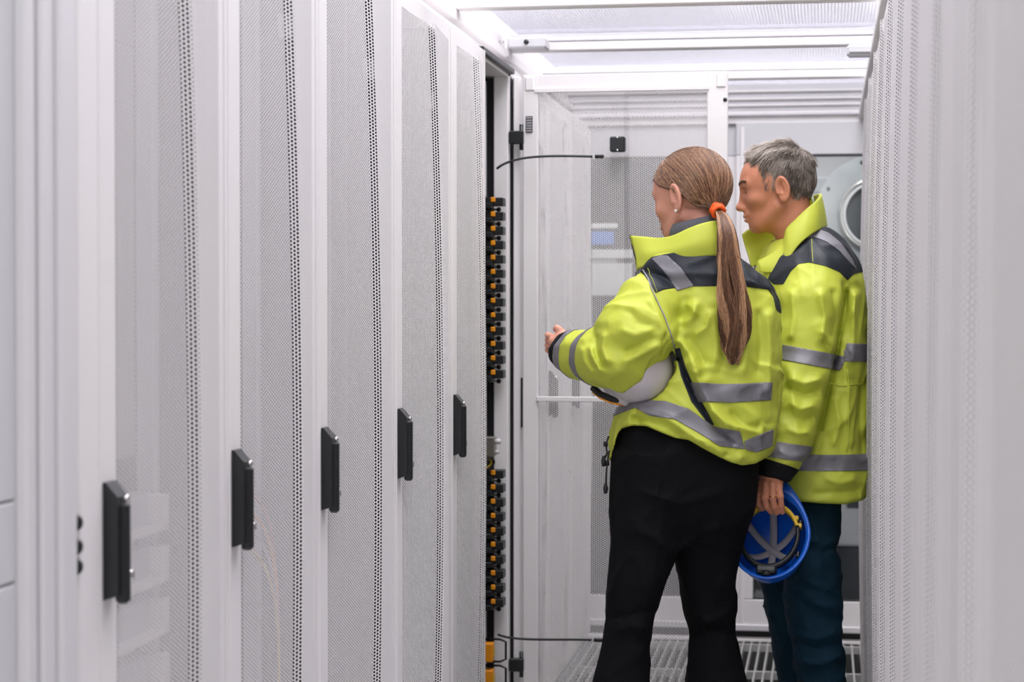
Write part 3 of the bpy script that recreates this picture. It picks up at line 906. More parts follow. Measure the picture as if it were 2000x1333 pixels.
def clip_part(name, V, Q, N, f, m, parent, lift=0.0012, thick=True):
    """the piece of surface where f > 0, cut along f = 0, raised a little and closed: a patch sewn on the cloth"""
    T = np.concatenate([Q[:, [0, 1, 2]], Q[:, [0, 2, 3]]])
    ft = f[T]; T = T[(ft > 0).any(1)]; ft = f[T]
    pos = (ft > 0).sum(1)
    nv = []; nn = []; faces = []; cache = {}
    def vert(i):
        if ('v', i) not in cache: cache[('v', i)] = len(nv); nv.append(V[i]); nn.append(N[i])
        return cache[('v', i)]
    def edge(i, j):
        k = (min(i, j), max(i, j))
        if k not in cache:
            t = f[k[0]] / (f[k[0]] - f[k[1]]); cache[k] = len(nv)
            nv.append(V[k[0]] + t * (V[k[1]] - V[k[0]])); q = N[k[0]] + t * (N[k[1]] - N[k[0]]); nn.append(q / (np.linalg.norm(q) + 1e-9))
        return cache[k]
    border = []
    for t, ps in zip(T.tolist(), pos.tolist()):
        if ps == 3: faces.append([vert(i) for i in t]); continue
        poly = []; ed = []
        for a, b in ((0, 1), (1, 2), (2, 0)):
            i, j = t[a], t[b]
            if f[i] > 0: poly.append(vert(i))
            if (f[i] > 0) != (f[j] > 0):
                w = edge(i, j); poly.append(w); ed.append((len(poly) - 1, w))
        if len(poly) >= 3:
            faces.append(poly)
            if len(ed) == 2:
                a, b = ed[0][1], ed[1][1]
                ia = ed[0][0]
                border.append((a, b) if poly[(ia + 1) % len(poly)] == b else (b, a))
    if not faces: return None
    par = list(range(len(nv)))
    def find(x):
        while par[x] != x: par[x] = par[par[x]]; x = par[x]
        return x
    for q in faces:
        r0 = find(q[0])
        for x in q[1:]: par[find(x)] = r0
    from collections import Counter
    cn = Counter(find(q[0]) for q in faces); big = cn.most_common(1)[0][0]
    faces = [q for q in faces if find(q[0]) == big]; border = [(a, b) for a, b in border if find(a) == big]
    used = sorted({i for q in faces for i in q}); mp = {u: i for i, u in enumerate(used)}
    faces = [[mp[i] for i in q] for q in faces]; border = [(mp[a], mp[b]) for a, b in border]
    nv = np.array(nv)[used]; nn = np.array(nn)[used]
    top = nv + nn * lift; n0 = len(nv)
    verts = np.concatenate([top, nv - nn * 0.001])
    fc_ = faces + [[b, a, a + n0, b + n0] for a, b in border]
    me = bpy.data.meshes.new(name); me.from_pydata(verts.tolist(), [], fc_)
    me.materials.append(M[m]); me.polygons.foreach_set('use_smooth', [True] * len(faces) + [False] * len(border)); me.update()
    o = bpy.data.objects.new(name, me); col.objects.link(o); o.parent = parent
    return o
def surf_tube(name, pts, r, m, V, N, px, py, parent, lift=0.002, k=26):
    """a cord sewn along the surface facing the camera side"""
    pts = np.array(pts, float); L = np.concatenate([[0], np.cumsum(np.hypot(*np.diff(pts, axis=0).T))])
    out = []
    fr = np.where((N @ cH) < 0.2)[0]
    for t in np.linspace(0, L[-1], k):
        x, y = np.interp(t, L, pts[:, 0]), np.interp(t, L, pts[:, 1])
        d = (px[fr] - x) ** 2 + (py[fr] - y) ** 2
        near = fr[np.argsort(d)[:40]]; near = near[np.argsort(V[near] @ cH)[:8]]
        w = 1 / (1 + (px[near] - x) ** 2 + (py[near] - y) ** 2); w /= w.sum()
        v = (V[near] * w[:, None]).sum(0); n = (N[near] * w[:, None]).sum(0)
        out.append(v + n * lift)
    out = np.array(out)
    for _ in range(3): out[1:-1] = (out[:-2] + 2 * out[1:-1] + out[2:]) / 4
    b = MB(); b.tube(out, r, m, 8); return b.build(name, parent)
def local(o, root):
    """keep a mesh modelled in place when its thing sits elsewhere"""
    o.parent = root
    o.matrix_parent_inverse = Matrix.Identity(4)
def shift_to(V, root): return V - np.array(root.location)
def sdf_mesh(name, f, lo, hi, h, m, parent, org, rel=2, keep=False):
    V, Q = surface(f, lo, hi, h)
    V = relax(V, Q, rel)
    o = fast_mesh(name, V - org, Q, m, parent)
    return (o, V - org, Q) if keep else o
def body_mesh(name, f, lo, hi, zneck, hands, m, parent, org):
    """one skin: coarse trunk and limbs, fine head and hands, meeting under collar and cuffs"""
    Vs = []; Qs = []; k = 0
    def add(g, a, b, h, rel):
        nonlocal k
        V, Q = surface(g, a, b, h); V = relax(V, Q, rel); Vs.append(V); Qs.append(Q + k); k += len(V)
    def trunk(p):
        d = np.maximum(f(p), p[:, 2] - zneck - 0.006)
        for c, r in hands: d = np.maximum(d, (r - 0.006) - np.linalg.norm(p - c, axis=1))
        return d
    hi2 = np.array(hi, float); hi2[2] = zneck + 0.03
    add(trunk, lo, hi2, 0.006, 1)
    lo2 = np.array(lo, float); lo2[2] = zneck - 0.02
    add(lambda p: np.maximum(f(p), zneck - p[:, 2]), lo2, hi, 0.0021, 1)
    for c, r in hands: add(lambda p: np.maximum(f(p), np.linalg.norm(p - c, axis=1) - r), c - r - 0.01, c + r + 0.01, 0.0022, 1)
    return fast_mesh(name, np.concatenate(Vs) - org, np.concatenate(Qs), m, parent)
def sheet(name, grid, t, m, parent, org, sub=1):
    """a cloth band from a grid of points (nu, nv, 3), with thickness t"""
    G = np.asarray(grid, float)
    def up(A, n, ax):
        k = A.shape[ax]; x = np.linspace(0, k - 1, (k - 1) * n + 1)
        A = np.moveaxis(A, ax, 0); sh = A.shape; A2 = A.reshape(k, -1)
        out = np.stack([cubic(x, np.arange(k), A2[:, c]) for c in range(A2.shape[1])], 1)
        return np.moveaxis(out.reshape((len(x),) + sh[1:]), 0, ax)
    if sub > 1: G = up(G, sub, 0); G = up(G, sub, 1) if G.shape[1] > 2 else G
    nu, nv_ = G.shape[:2]
    du = np.gradient(G, axis=0); dv = np.gradient(G, axis=1); n = np.cross(du, dv); n /= np.linalg.norm(n, axis=2)[..., None] + 1e-9
    A = (G + n * t / 2 - org).reshape(-1, 3); B_ = (G - n * t / 2 - org).reshape(-1, 3)
    idx = np.arange(nu * nv_).reshape(nu, nv_); k = nu * nv_
    F = []
    for i in range(nu - 1):
        for j in range(nv_ - 1):
            a, b, c, d = idx[i, j], idx[i + 1, j], idx[i + 1, j + 1], idx[i, j + 1]
            F += [(a, b, c, d), (k + d, k + c, k + b, k + a)]
    per = [idx[i, 0] for i in range(nu)] + [idx[-1, j] for j in range(1, nv_)] + [idx[i, -1] for i in range(nu - 2, -1, -1)] + [idx[0, j] for j in range(nv_ - 2, 0, -1)]
    for a, b in zip(per, per[1:] + per[:1]): F.append((b, a, k + a, k + b))
    return fast_mesh(name, np.concatenate([A, B_]), np.array(F), m, parent)
def axes(fwd, up):
    """columns: right, forward, up"""
    y = np.asarray(fwd, float); y /= np.linalg.norm(y)
    x = np.cross(y, up); x /= np.linalg.norm(x); z = np.cross(x, y)
    return np.stack([x, y, z], 1)

# ---- head, in its own frame: x to its right, y forward, z up, origin between the ears
def head_sdf(q, male, ears=True):
    w = 1.0 if male else 0.93
    d = ell(q, (0, -0.003, 0.038), (0.077 * w, 0.0935, 0.084))
    d = smin(d, ell(q, (0, 0.030, 0.03), (0.066 * w, 0.068, 0.070)), 0.03)
    d = smin(d, ell(q, (0, 0.034, -0.028), (0.057 * w, 0.056, 0.068)), 0.03)
    d = smin(d, ell(q, (0, 0.040, -0.066), (0.043 * w, 0.042, 0.030)), 0.025)
    d = smin(d, ell(q, (0, 0.070, -0.086), (0.020, 0.016, 0.015) if male else (0.015, 0.014, 0.013)), 0.022)
    for s in (-1, 1):
        d = smin(d, cap(q, (s * 0.056 * w, 0.004, -0.040), (s * 0.030, 0.056, -0.080), 0.014, 0.013), 0.022)     # jaw line
        d = smin(d, ell(q, (s * 0.044 * w, 0.058, -0.016), (0.019, 0.020, 0.014)), 0.022)                      # cheekbone
        d = smin(d, cap(q, (s * 0.012, 0.0905, 0.030), (s * 0.046, 0.075, 0.029), 0.0095 if male else 0.006), 0.014)  # brow ridge
        d = smax(d, -ell(q, (s * 0.031, 0.098, 0.010), (0.018, 0.017, 0.0115)), 0.008)                          # socket
        d = smin(d, ell(q, (s * 0.031, 0.0735, 0.009), (0.0135, 0.0125, 0.0125)), 0.004)                       # eye
        d = smin(d, cap(q, (s * 0.019, 0.0825, 0.0160), (s * 0.042, 0.0765, 0.0145), 0.0034), 0.004)             # upper lid
        d = smin(d, cap(q, (s * 0.020, 0.0805, 0.0015), (s * 0.041, 0.0755, 0.0020), 0.0026), 0.005)               # lower lid
    nl = 0.116 if male else 0.106
    d = smin(d, cap(q, (0, 0.092, 0.020), (0, nl - 0.012, -0.024), 0.0065, 0.0095), 0.012)
    d = smin(d, ell(q, (0, nl - 0.009, -0.030), (0.0115, 0.0125, 0.0100)), 0.008)
    for s in (-1, 1): d = smin(d, ell(q, (s * 0.011, nl - 0.019, -0.034), (0.0085, 0.0105, 0.0075)), 0.005)
    d = smin(d, ell(q, (0, 0.086, -0.050), (0.024, 0.012, 0.013)), 0.012)
    d = smin(d, ell(q, (0, 0.0955, -0.0545), (0.019, 0.0070, 0.0048)), 0.005)
    d = smin(d, ell(q, (0, 0.0925, -0.0660), (0.017, 0.0072, 0.0056)), 0.006)
    d = smax(d, -cap(q, (-0.020, 0.100, -0.0605), (0.020, 0.100, -0.0605), 0.0036), 0.003)
    if ears:
        for s in (-1, 1):
            R = axes((-s * 0.30, 0.92, -0.10), (0, 0.14, 1))
            c = np.array([s * 0.0825 * w, -0.012, 0.004])
            e = ell(q, c, (0.0065, 0.0185, 0.0315), R)
            ql = (q - c) @ R
            rim = np.abs(np.sqrt((ql[:, 1] / 0.0165) ** 2 + (ql[:, 2] / 0.029) ** 2) - 1) * 0.018
            tor = np.sqrt(rim ** 2 + (ql[:, 0] - s * 0.004) ** 2) - 0.0036
            tor = np.where((ql[:, 2] < -0.012) & (ql[:, 1] > 0.002), tor + 0.004, tor)
            e = smin(e, tor, 0.004)
            e = smin(e, ell(q, c + R @ np.array([0, 0.004, -0.028]), (0.0055, 0.009, 0.0095)), 0.006)
            e = smin(e, ell(q, c + R @ np.array([s * -0.001, 0.013, -0.002]), (0.005, 0.004, 0.006)), 0.004)
            d = smin(d, e, 0.003)
            d = smax(d, -ell(q, c + R @ np.array([s * 0.009, 0.001, 0.004]), (0.0105, 0.0088, 0.0165), R), 0.0025)
            d = smin(d, cap(q, c + R @ np.array([s * 0.002, -0.006, -0.006]), c + R @ np.array([s * 0.003, -0.004, 0.016]), 0.0025), 0.002)
    return d

def strands(name, paths, radii, cols, m, parent, org):
    """many hairs as thin three-sided tubes. paths (n, k, 3)"""
    Pth = np.asarray(paths); n, k = Pth.shape[:2]
    T = np.gradient(Pth, axis=1); T /= np.linalg.norm(T, axis=2)[..., None] + 1e-12
    A = np.cross(T, np.array([0.31, 0.52, 0.79])); A /= np.linalg.norm(A, axis=2)[..., None] + 1e-12
    Bv = np.cross(T, A)
    R_ = np.asarray(radii)[..., None]
    V = np.stack([Pth + R_ * (math.cos(a) * A + math.sin(a) * Bv) for a in (0, 2.094, 4.189)], 2)       # n,k,3,3
    V = (V - org).reshape(-1, 3)
    i = np.arange(n)[:, None, None] * k * 3; j = np.arange(k - 1)[None, :, None] * 3; s = np.arange(3)[None, None, :]
    a = i + j + s; b = i + j + (s + 1) % 3
    F = np.stack([a, b, b + 3, a + 3], -1).reshape(-1, 4)
    o = fast_mesh(name, V, F, m, parent)
    at = o.data.attributes.new('strand', 'FLOAT', 'POINT')
    at.data.foreach_set('value', np.repeat(np.asarray(cols, np.float32), k * 3))
    return o

# ---- safety helmet: opening at z = 0, dome upwards, peak towards +y
def helmet_shell(mb, m, rx=0.108, ry=0.132, h=0.140, t=0.003, ridge=True):
    nu, nv_ = 72, 22
    def pt(i, j, inner):
        a = 2 * math.pi * i / nu; e = j / (nv_ - 1) * math.pi / 2
        k = math.cos(e) ** 0.82
        x = rx * k * math.cos(a); y = ry * k * math.sin(a); z = h * math.sin(e) ** 0.95
        if ridge and not inner:
            z += 0.006 * math.exp(-(x / 0.022) ** 2) * math.sin(e)
        if inner: x *= 1 - t / rx; y *= 1 - t / ry; z -= t * math.sin(e)
        return (x, y, z)
    V = [pt(i, j, False) for j in range(nv_) for i in range(nu)]; F = []
    for j in range(nv_ - 1):
        for i in range(nu): F.append((j * nu + i, j * nu + (i + 1) % nu, (j + 1) * nu + (i + 1) % nu, (j + 1) * nu + i))
    o = len(V)
    V += [pt(i, j, True) for j in range(nv_) for i in range(nu)]
    for j in range(nv_ - 1):
        for i in range(nu): F.append((o + (j + 1) * nu + i, o + (j + 1) * nu + (i + 1) % nu, o + j * nu + (i + 1) % nu, o + j * nu + i))
    # rim flange, drawn out into the peak at the front
    r0 = len(V)
    ringo = []
    for i in range(nu):
        a = 2 * math.pi * i / nu; s = max(0, math.sin(a))
        out = 0.008 + 0.046 * s ** 3
        x = rx * math.cos(a) * (1 + 0.008 / rx * (1 - s ** 2) + 0.05 * s ** 4); y = (ry * math.sin(a)) + out * math.sin(a)
        z = -0.006 - 0.012 * s ** 3 * 1.0
        ringo.append((x + 0.004 * math.cos(a), y, z))
    V += ringo
    V += [(x, y, z - 0.004) for x, y, z in ringo]
    V += [(rx * 0.975 * math.cos(2 * math.pi * i / nu), ry * 0.975 * math.sin(2 * math.pi * i / nu), -0.004) for i in range(nu)]
    for i in range(nu):
        k = (i + 1) % nu
        F.append((i, r0 + i, r0 + k, k)); F.append((r0 + i, r0 + nu + i, r0 + nu + k, r0 + k))
        F.append((r0 + nu + i, r0 + 2 * nu + i, r0 + 2 * nu + k, r0 + nu + k)); F.append((r0 + 2 * nu + i, o + i, o + k, r0 + 2 * nu + k))
    V = [(x, y, z) for x, y, z in V]
    mb.add(V, [tuple(reversed(f)) for f in F], m, True)
def band_mesh(mb, pts, nrm, w, t, m):
    """a flat strap along pts, width w, facing nrm"""
    pts = np.array(pts); V = []; F = []
    for i, p in enumerate(pts):
        tg = pts[min(i + 1, len(pts) - 1)] - pts[max(i - 1, 0)]; tg /= np.linalg.norm(tg)
        n = np.array(nrm(p), float); n -= n @ tg * tg; n /= np.linalg.norm(n); s = np.cross(tg, n)
        for a, b in ((-1, -1), (1, -1), (1, 1), (-1, 1)): V.append(p + s * w / 2 * a + n * t / 2 * b)
    for i in range(len(pts) - 1):
        for k in range(4): F.append((i * 4 + k, i * 4 + (k + 1) % 4, i * 4 + 4 + (k + 1) % 4, i * 4 + 4 + k))
    F.append((3, 2, 1, 0)); n = (len(pts) - 1) * 4; F.append((n, n + 1, n + 2, n + 3))
    mb.add(V, F, m, True)
def make_helmet(name, shell, bandm, label):
    root = empty(name); tag(root, label, 'helmet')
    b = MB(); helmet_shell(b, shell); b.build('shell', root)
    for k, a in enumerate((0.0, math.pi / 3, 2 * math.pi / 3)):
        b = MB(); pts = []
        for t in np.linspace(-1, 1, 25):
            x = 0.088 * t * math.cos(a + 0.52); y = 0.108 * t * math.sin(a + 0.52); z = 0.014 + 0.088 * (1 - abs(t) ** 2.6)
            pts.append((x, y, z + 0.0012 * k))
        band_mesh(b, pts, lambda p: (p[0] * 0.6, p[1] * 0.6, 0.09), 0.021, 0.0015, 'strap'); b.build('crown_strap', root)
    for nm, a0, a1, m, w in (('headband', 0.10 * math.pi, 0.90 * math.pi, bandm, 0.030), ('nape_band', 0.90 * math.pi, 2.10 * math.pi, 'black', 0.022)):
        b = MB(); pts = [(0.083 * math.cos(a), 0.101 * math.sin(a), -0.004 if nm == 'nape_band' else 0.002) for a in np.linspace(a0, a1, 28)]
        band_mesh(b, pts, lambda p: (p[0], p[1], 0), w, 0.009 if nm == 'headband' else 0.012, m)
        if nm == 'headband':
            for a in (0.12, 0.2, 0.8, 0.88):
                b.box((0.090 * math.cos(a * math.pi) - 0.007, 0.109 * math.sin(a * math.pi) - 0.007, 0.0), (0.090 * math.cos(a * math.pi) + 0.007, 0.109 * math.sin(a * math.pi) + 0.007, 0.02), m, 0.002)
        b.build(nm, root)
    b = MB(); b.box((-0.030, -0.122, -0.018), (0.030, -0.098, 0.012), 'black', 0.006); b.cyl((0, -0.128, -0.003), (0, -0.120, -0.003), 0.016, 'black', 18); b.build('ratchet', root)
    for sx in (-1, 1):
        for sy in (-0.5, 0.5):
            b = MB(); b.box((sx * 0.086 - 0.005, sy * 0.10 - 0.010, 0.004), (sx * 0.086 + 0.005, sy * 0.10 + 0.010, 0.026), 'black', 0.003); b.build('strap_anchor', root)
    return root

def finger(p, pts, r0, r1):
    rs = np.linspace(r0, r1, len(pts)); return chain(p, pts, rs, 0.0015)

# ------------------------------------------------------------------ the woman
def build_woman():
    ZW = 4.95
    org = P(1330, 1650, ZW); org[2] = 0.0
    root = empty('person', org)
    tag(root, 'person with long brown ponytail, yellow jacket and black trousers, back to the camera', 'person')
    hc = P(1352, 392, 4.955)
    # facing: into the picture, turned left, looking a little down
    b_ = math.radians(47)
    fd = cH * math.cos(b_) - cR * math.sin(b_); fd = fd + np.array([0, 0, -0.16])
    HR = axes(fd, (0, 0, 1.0))
    nb = P(1372, 500, 4.93)                                      # base of neck
    shL = P(1290, 585, 4.90); elL = P(1222, 700, 4.82); wrL = P(1112, 682, 4.99)
    shR = P(1462, 600, 5.00); elR = P(1440, 730, 5.08); wrR = P(1385, 700, 5.24)
    hipL = P(1285, 975, 4.93); hipR = P(1385, 975, 4.97)
    knL = P(1228, 1225, 4.90); knR = P(1392, 1225, 5.03)
    anL = P(1204, 1560, 4.92); anR = P(1410, 1560, 5.05)
    def hand(p, w, k, dirs):  # palm and five fingers, wrist w, knuckle row centre k
        d = cap(p, w, k, 0.021, 0.024)
        return d
    def body(p):
        q = (p - hc) @ HR
        near = np.linalg.norm(q, axis=1) < 0.22
        d = np.full(len(p), 0.2)
        if near.any(): d[near] = head_sdf(q[near], False)
        d = smin(d, chain(p, [hc + HR @ np.array([0, -0.018, -0.045]), hc + HR @ np.array([0, -0.030, -0.09]), nb], [0.048, 0.047, 0.055]), 0.02)
        d = smin(d, chain(p, [shL, nb + np.array([0, 0, -0.03]), shR], [0.045, 0.06, 0.045]), 0.04)
        tk = smin(cap(p, P(1395, 560, 4.98), P(1395, 720, 4.98), 0.09, 0.09), cap(p, P(1395, 720, 4.98), P(1335, 920, 4.95), 0.09, 0.105), 0.04)
        d = smin(d, smax(tk, -ell((p - P(1240, 708, 4.90)) @ np.stack([cR, cH, cU], 1), (0, 0, 0), (0.108, 0.21, 0.112)), 0.01), 0.03)
        for a, b, c in ((shL, elL, wrL), (shR, elR, wrR)):
            d = smin(d, chain(p, [a, b, c], [0.045, 0.036, 0.024]), 0.02)
        for a, b, c in ((hipL, knL, anL), (hipR, knR, anR)):
            d = smin(d, chain(p, [a, b, c], [0.070, 0.042, 0.032]), 0.01)
            d = smin(d, cap(p, c, c + np.array([-0.02, 0.11, -0.045]), 0.030, 0.024), 0.02)
        # left hand: palm edge and fingers reach towards the rack
        k = P(1098, 660, 5.05)
        d = smin(d, cap(p, wrL, k, 0.021, 0.019), 0.012)
        d = smin(d, cap(p, k + cR * 0.006, k - cR * 0.020 - cU * 0.010, 0.016), 0.01)
        d = smin(d, finger(p, [k + cU * 0.006 - cR * 0.002, P(1093, 645, 5.05), P(1087.5, 641, 5.06), P(1085.5, 643.5, 5.075)], 0.0105, 0.0075), 0.006)      # thumb
        for i in range(4):
            o_ = cH * 0.010 * i - cU * 0.013 * i
            a = k - cR * 0.016 + o_
            d = smin(d, finger(p, [a, a - cR * 0.020 + cH * 0.018 + cU * 0.006, a - cR * 0.012 + cH * 0.044 + cU * 0.004, a + cR * 0.004 + cH * 0.056], 0.0085, 0.0068), 0.003)
        kr = wrR + cH * 0.07 - cR * 0.02
        d = smin(d, cap(p, wrR, kr, 0.020, 0.022), 0.015)
        for i in range(5):
            a = kr + cR * (0.012 * (i - 2)); d = smin(d, finger(p, [a, a + cH * 0.04, a + cH * 0.065 - cU * 0.02], 0.0085, 0.0065), 0.004)
        return d
    lo = P(1060, 1700, 5.0); lo[2] = -0.01
    body_lo = np.array([org[0] - 0.42, org[1] - 0.32, 0.0]); body_hi = np.array([org[0] + 0.34, org[1] + 0.55, 1.74])
    body_mesh('body', body, body_lo, body_hi, nb[2] - 0.01, [(P(1096, 662, 5.04), 0.075)], 'skin_woman', root, org)

    # trousers
    left = sections([(880, 1201, 1345, 4.93, 0.135), (940, 1197, 1345, 4.93, 0.135), (1010, 1194, 1335, 4.92, 0.12), (1080, 1190, 1319, 4.91, 0.105), (1130, 1186, 1304, 4.90, 0.095), (1180, 1184, 1288, 4.90, 0.085), (1232, 1180, 1272, 4.90, 0.078), (1280, 1170, 1270, 4.90, 0.080), (1333, 1156, 1270, 4.90, 0.088), (1450, 1140, 1270, 4.91, 0.10), (1640, 1120, 1275, 4.92, 0.13)], ZW)
    right = sections([(880, 1330, 1474, 4.97, 0.14), (930, 1330, 1473, 4.97, 0.14), (1000, 1325, 1466, 4.98, 0.125), (1080, 1318, 1446, 5.00, 0.11), (1130, 1325, 1438, 5.01, 0.10), (1180, 1333, 1435, 5.02, 0.09), (1232, 1345, 1439, 5.03, 0.082), (1280, 1343, 1448, 5.03, 0.084), (1333, 1340, 1460, 5.03, 0.092), (1450, 1338, 1475, 5.04, 0.105), (1640, 1335, 1492, 5.05, 0.135)], ZW)
    waist = sections([(800, 1228, 1440, 4.96, 0.125), (835, 1208, 1462, 4.95, 0.135), (880, 1203, 1472, 4.95, 0.145), (950, 1198, 1472, 4.95, 0.14), (1010, 1200, 1462, 4.95, 0.12), (1050, 1230, 1430, 4.95, 0.08)], ZW)
    tf = [(0.006, 10, [(1200, 1235), (1230, 1222), (1270, 1232)]), (-0.005, 8, [(1195, 1210), (1235, 1200), (1280, 1190)]), (0.005, 9, [(1345, 1200), (1390, 1215), (1435, 1190)]), (-0.005, 8, [(1350, 1240), (1400, 1232), (1440, 1240)]),
          (0.006, 12, [(1320, 1090), (1280, 1050), (1230, 1030)]), (0.005, 12, [(1322, 1080), (1370, 1040), (1420, 1030)]), (0.005, 10, [(1250, 960), (1330, 985), (1420, 960)])]
    def trousers(p):
        px, py, zc = proj(p)
        d = smin(left(p), right(p), 0.008); d = smin(d, waist(p), 0.03)
        return d - creases(p, 0.004, 0.12, 3) - folds(p, px, py, tf)
    sdf_mesh('trousers', trousers, [org[0] - 0.34, org[1] - 0.25, 0.012], [org[0] + 0.34, org[1] + 0.30, 1.10], 0.006, 'blacktrousers', root, org)

    # jacket
    hem_x = [1150, 1186, 1192, 1199, 1206, 1214, 1235, 1262, 1290, 1318, 1345, 1372, 1400, 1425, 1450, 1476, 1500, 1515, 1560]
    hem_y = [905, 906, 905, 880, 850, 838, 832, 833, 845, 856, 860, 876, 891, 903, 910, 906, 893, 880, 870]
    torso = sections([(468, 1300, 1416, 4.94, 0.070), (488, 1278, 1430, 4.94, 0.090), (505, 1258, 1446, 4.94, 0.100), (525, 1248, 1468, 4.94, 0.108), (550, 1245, 1494, 4.945, 0.118), (590, 1252, 1515, 4.95, 0.130), (640, 1262, 1520, 4.95, 0.140), (700, 1262, 1523, 4.955, 0.150), (760, 1238, 1523, 4.955, 0.156), (800, 1208, 1521, 4.955, 0.162), (840, 1194, 1516, 4.95, 0.166), (880, 1191, 1509, 4.95, 0.168), (925, 1194, 1500, 4.95, 0.160)], ZW, 2.3)
    sl_p = [P(1298, 572, 4.91), P(1268, 605, 4.87), P(1240, 650, 4.835), P(1216, 698, 4.83), P(1176, 700, 4.875), P(1134, 694, 4.95), P(1112, 688, 4.995)]
    sl_r = [0.058, 0.082, 0.093, 0.075, 0.070, 0.057, 0.050]
    ax = -0.50 * cR + 0.12 * cU + 0.86 * cH; ax /= np.linalg.norm(ax)
    cend = P(1102, 682, 5.0)
    hm = P(1240, 708, 4.90)
    jf = [(0.012, 13, [(1180, 640), (1176, 680), (1190, 720)]), (0.010, 10, [(1150, 668), (1158, 700), (1180, 735)]), (-0.007, 8, [(1166, 650), (1165, 690), (1182, 728)]), (0.008, 9, [(1136, 672), (1140, 706), (1160, 735)]),
          (0.010, 14, [(1205, 712), (1245, 696), (1300, 668)]), (-0.008, 10, [(1210, 690), (1250, 675), (1290, 655)]), (0.008, 14, [(1200, 640), (1240, 655), (1285, 640)]), (0.006, 10, [(1262, 575), (1285, 610), (1300, 660)]), (-0.005, 9, [(1225, 600), (1245, 630), (1280, 640)]),
          (0.010, 12, [(1365, 580), (1352, 620), (1330, 640)]), (0.009, 10, [(1330, 590), (1352, 600), (1362, 625)]), (-0.007, 9, [(1340, 575), (1338, 610), (1325, 630)]), (0.010, 12, [(1320, 655), (1345, 690), (1372, 735)]), (-0.008, 10, [(1335, 650), (1365, 690), (1380, 720)]), (0.008, 11, [(1325, 700), (1350, 725), (1375, 735)]), (0.007, 10, [(1350, 660), (1380, 640), (1390, 600)]),
          (-0.013, 8, [(1322, 690), (1340, 735), (1362, 780), (1400, 840), (1440, 872)]), (0.012, 13, [(1345, 690), (1362, 740), (1392, 800), (1430, 845)]), (0.010, 12, [(1380, 795), (1425, 830), (1500, 850)]), (-0.008, 9, [(1420, 800), (1450, 830), (1490, 835)]),
          (0.009, 14, [(1455, 610), (1460, 680), (1450, 740)]), (-0.006, 12, [(1480, 600), (1485, 680), (1478, 740)]), (0.007, 12, [(1500, 600), (1506, 690), (1500, 780)]), (0.006, 12, [(1395, 600), (1400, 680), (1392, 730)]), (-0.005, 10, [(1410, 620), (1414, 700), (1405, 740)]),
          (0.008, 9, [(1240, 800), (1300, 815), (1350, 850), (1420, 890)]), (-0.006, 8, [(1230, 815), (1290, 830), (1340, 862)]), (0.006, 8, [(1225, 832), (1228, 812), (1240, 800)]), (0.006, 8, [(1262, 838), (1268, 820)]), (0.006, 9, [(1295, 850), (1302, 830)]), (0.006, 9, [(1375, 882), (1388, 862)]), (0.006, 9, [(1440, 905), (1452, 885)]), (0.006, 9, [(1480, 895), (1490, 875)]), (-0.005, 7, [(1245, 838), (1250, 818)]), (-0.005, 7, [(1322, 860), (1330, 840)]), (-0.005, 7, [(1415, 898), (1420, 880)])]
    def sleeve(p): return chain(p, sl_p, sl_r, 0.012)
    def jacket(p):
        px, py, zc = proj(p)
        tr = smax(torso(p), -ell((p - hm) @ np.stack([cR, cH, cU], 1), (0.0, 0.0, 0), (0.101, 0.200, 0.106)), 0.006)
        d = smin(tr, sleeve(p), 0.010)
        rs = chain(p, [shR, elR, wrR], [0.075, 0.070, 0.050], 0.01)
        d = smin(d, rs, 0.03)
        d = d - folds(p, px, py, jf) - creases(p, 0.0052, 0.115, 5) - wobble(p, 0.0009, 0.05, 6)
        d = smax(d, (p - cend) @ ax, 0.004)
        hem = np.interp(px, hem_x, hem_y)
        g = (py - hem) * 0.00126
        g = np.where((px < 1190) & (py < 800), -0.05, g)
        return smax(d, g, 0.010)
    o, V, Q = sdf_mesh('jacket', jacket, [org[0] - 0.42, org[1] - 0.32, 0.90], [org[0] + 0.36, org[1] + 0.45, 1.56], 0.0045, 'hivis', root, org, keep=True, rel=1)
    N = vnormals(V, Q); Wd = V + org; px, py, zc = proj(Wd)
    facing = (N @ cH) < 0.35
    bk = np.where(zc < 5.02, 1.0, -1.0)
    s1 = chain(Wd, sl_p, sl_r, 0.012); on_sl = (s1 < 0.03) & (px < 1322) & (py > 520)
    yoke = [(1238, 516), (1262, 505), (1300, 497), (1330, 492), (1402, 480), (1440, 470), (1500, 490), (1540, 560), (1535, 620), (1516, 606), (1510, 580), (1500, 566), (1455, 560), (1400, 559), (1340, 560), (1296, 566), (1280, 573), (1272, 558), (1258, 538), (1246, 526)]
    f = np.where(facing, inside(px, py, yoke), -5.0)
    clip_part('shoulder_yoke', V, Q, N, f, 'navy', root, 0.0012)
    stripe = [(1274, 506), (1292, 500), (1304, 500), (1330, 524), (1355, 559), (1322, 569), (1305, 540)]
    clip_part('reflective_band', V, Q, N, np.where(facing, inside(px, py, stripe), -5.0), 'reflective', root, 0.0026)
    def line_band(pts, w):
        return np.where(facing, w - poly_dist(px, py, pts), -5.0)
    clip_part('reflective_band', V, Q, N, np.where(facing, inside(px, py, [(1350, 747), (1420, 751), (1508, 747), (1505, 782), (1430, 787), (1363, 785)]), -5.0), 'reflective', root, 0.0022)
    clip_part('reflective_band', V, Q, N, np.where(facing, inside(px, py, [(1205, 790), (1262, 783), (1300, 784), (1345, 799), (1392, 833), (1445, 843), (1455, 878), (1405, 872), (1362, 845), (1318, 820), (1270, 812), (1240, 797), (1192, 816)]), -5.0), 'reflective', root, 0.0022)
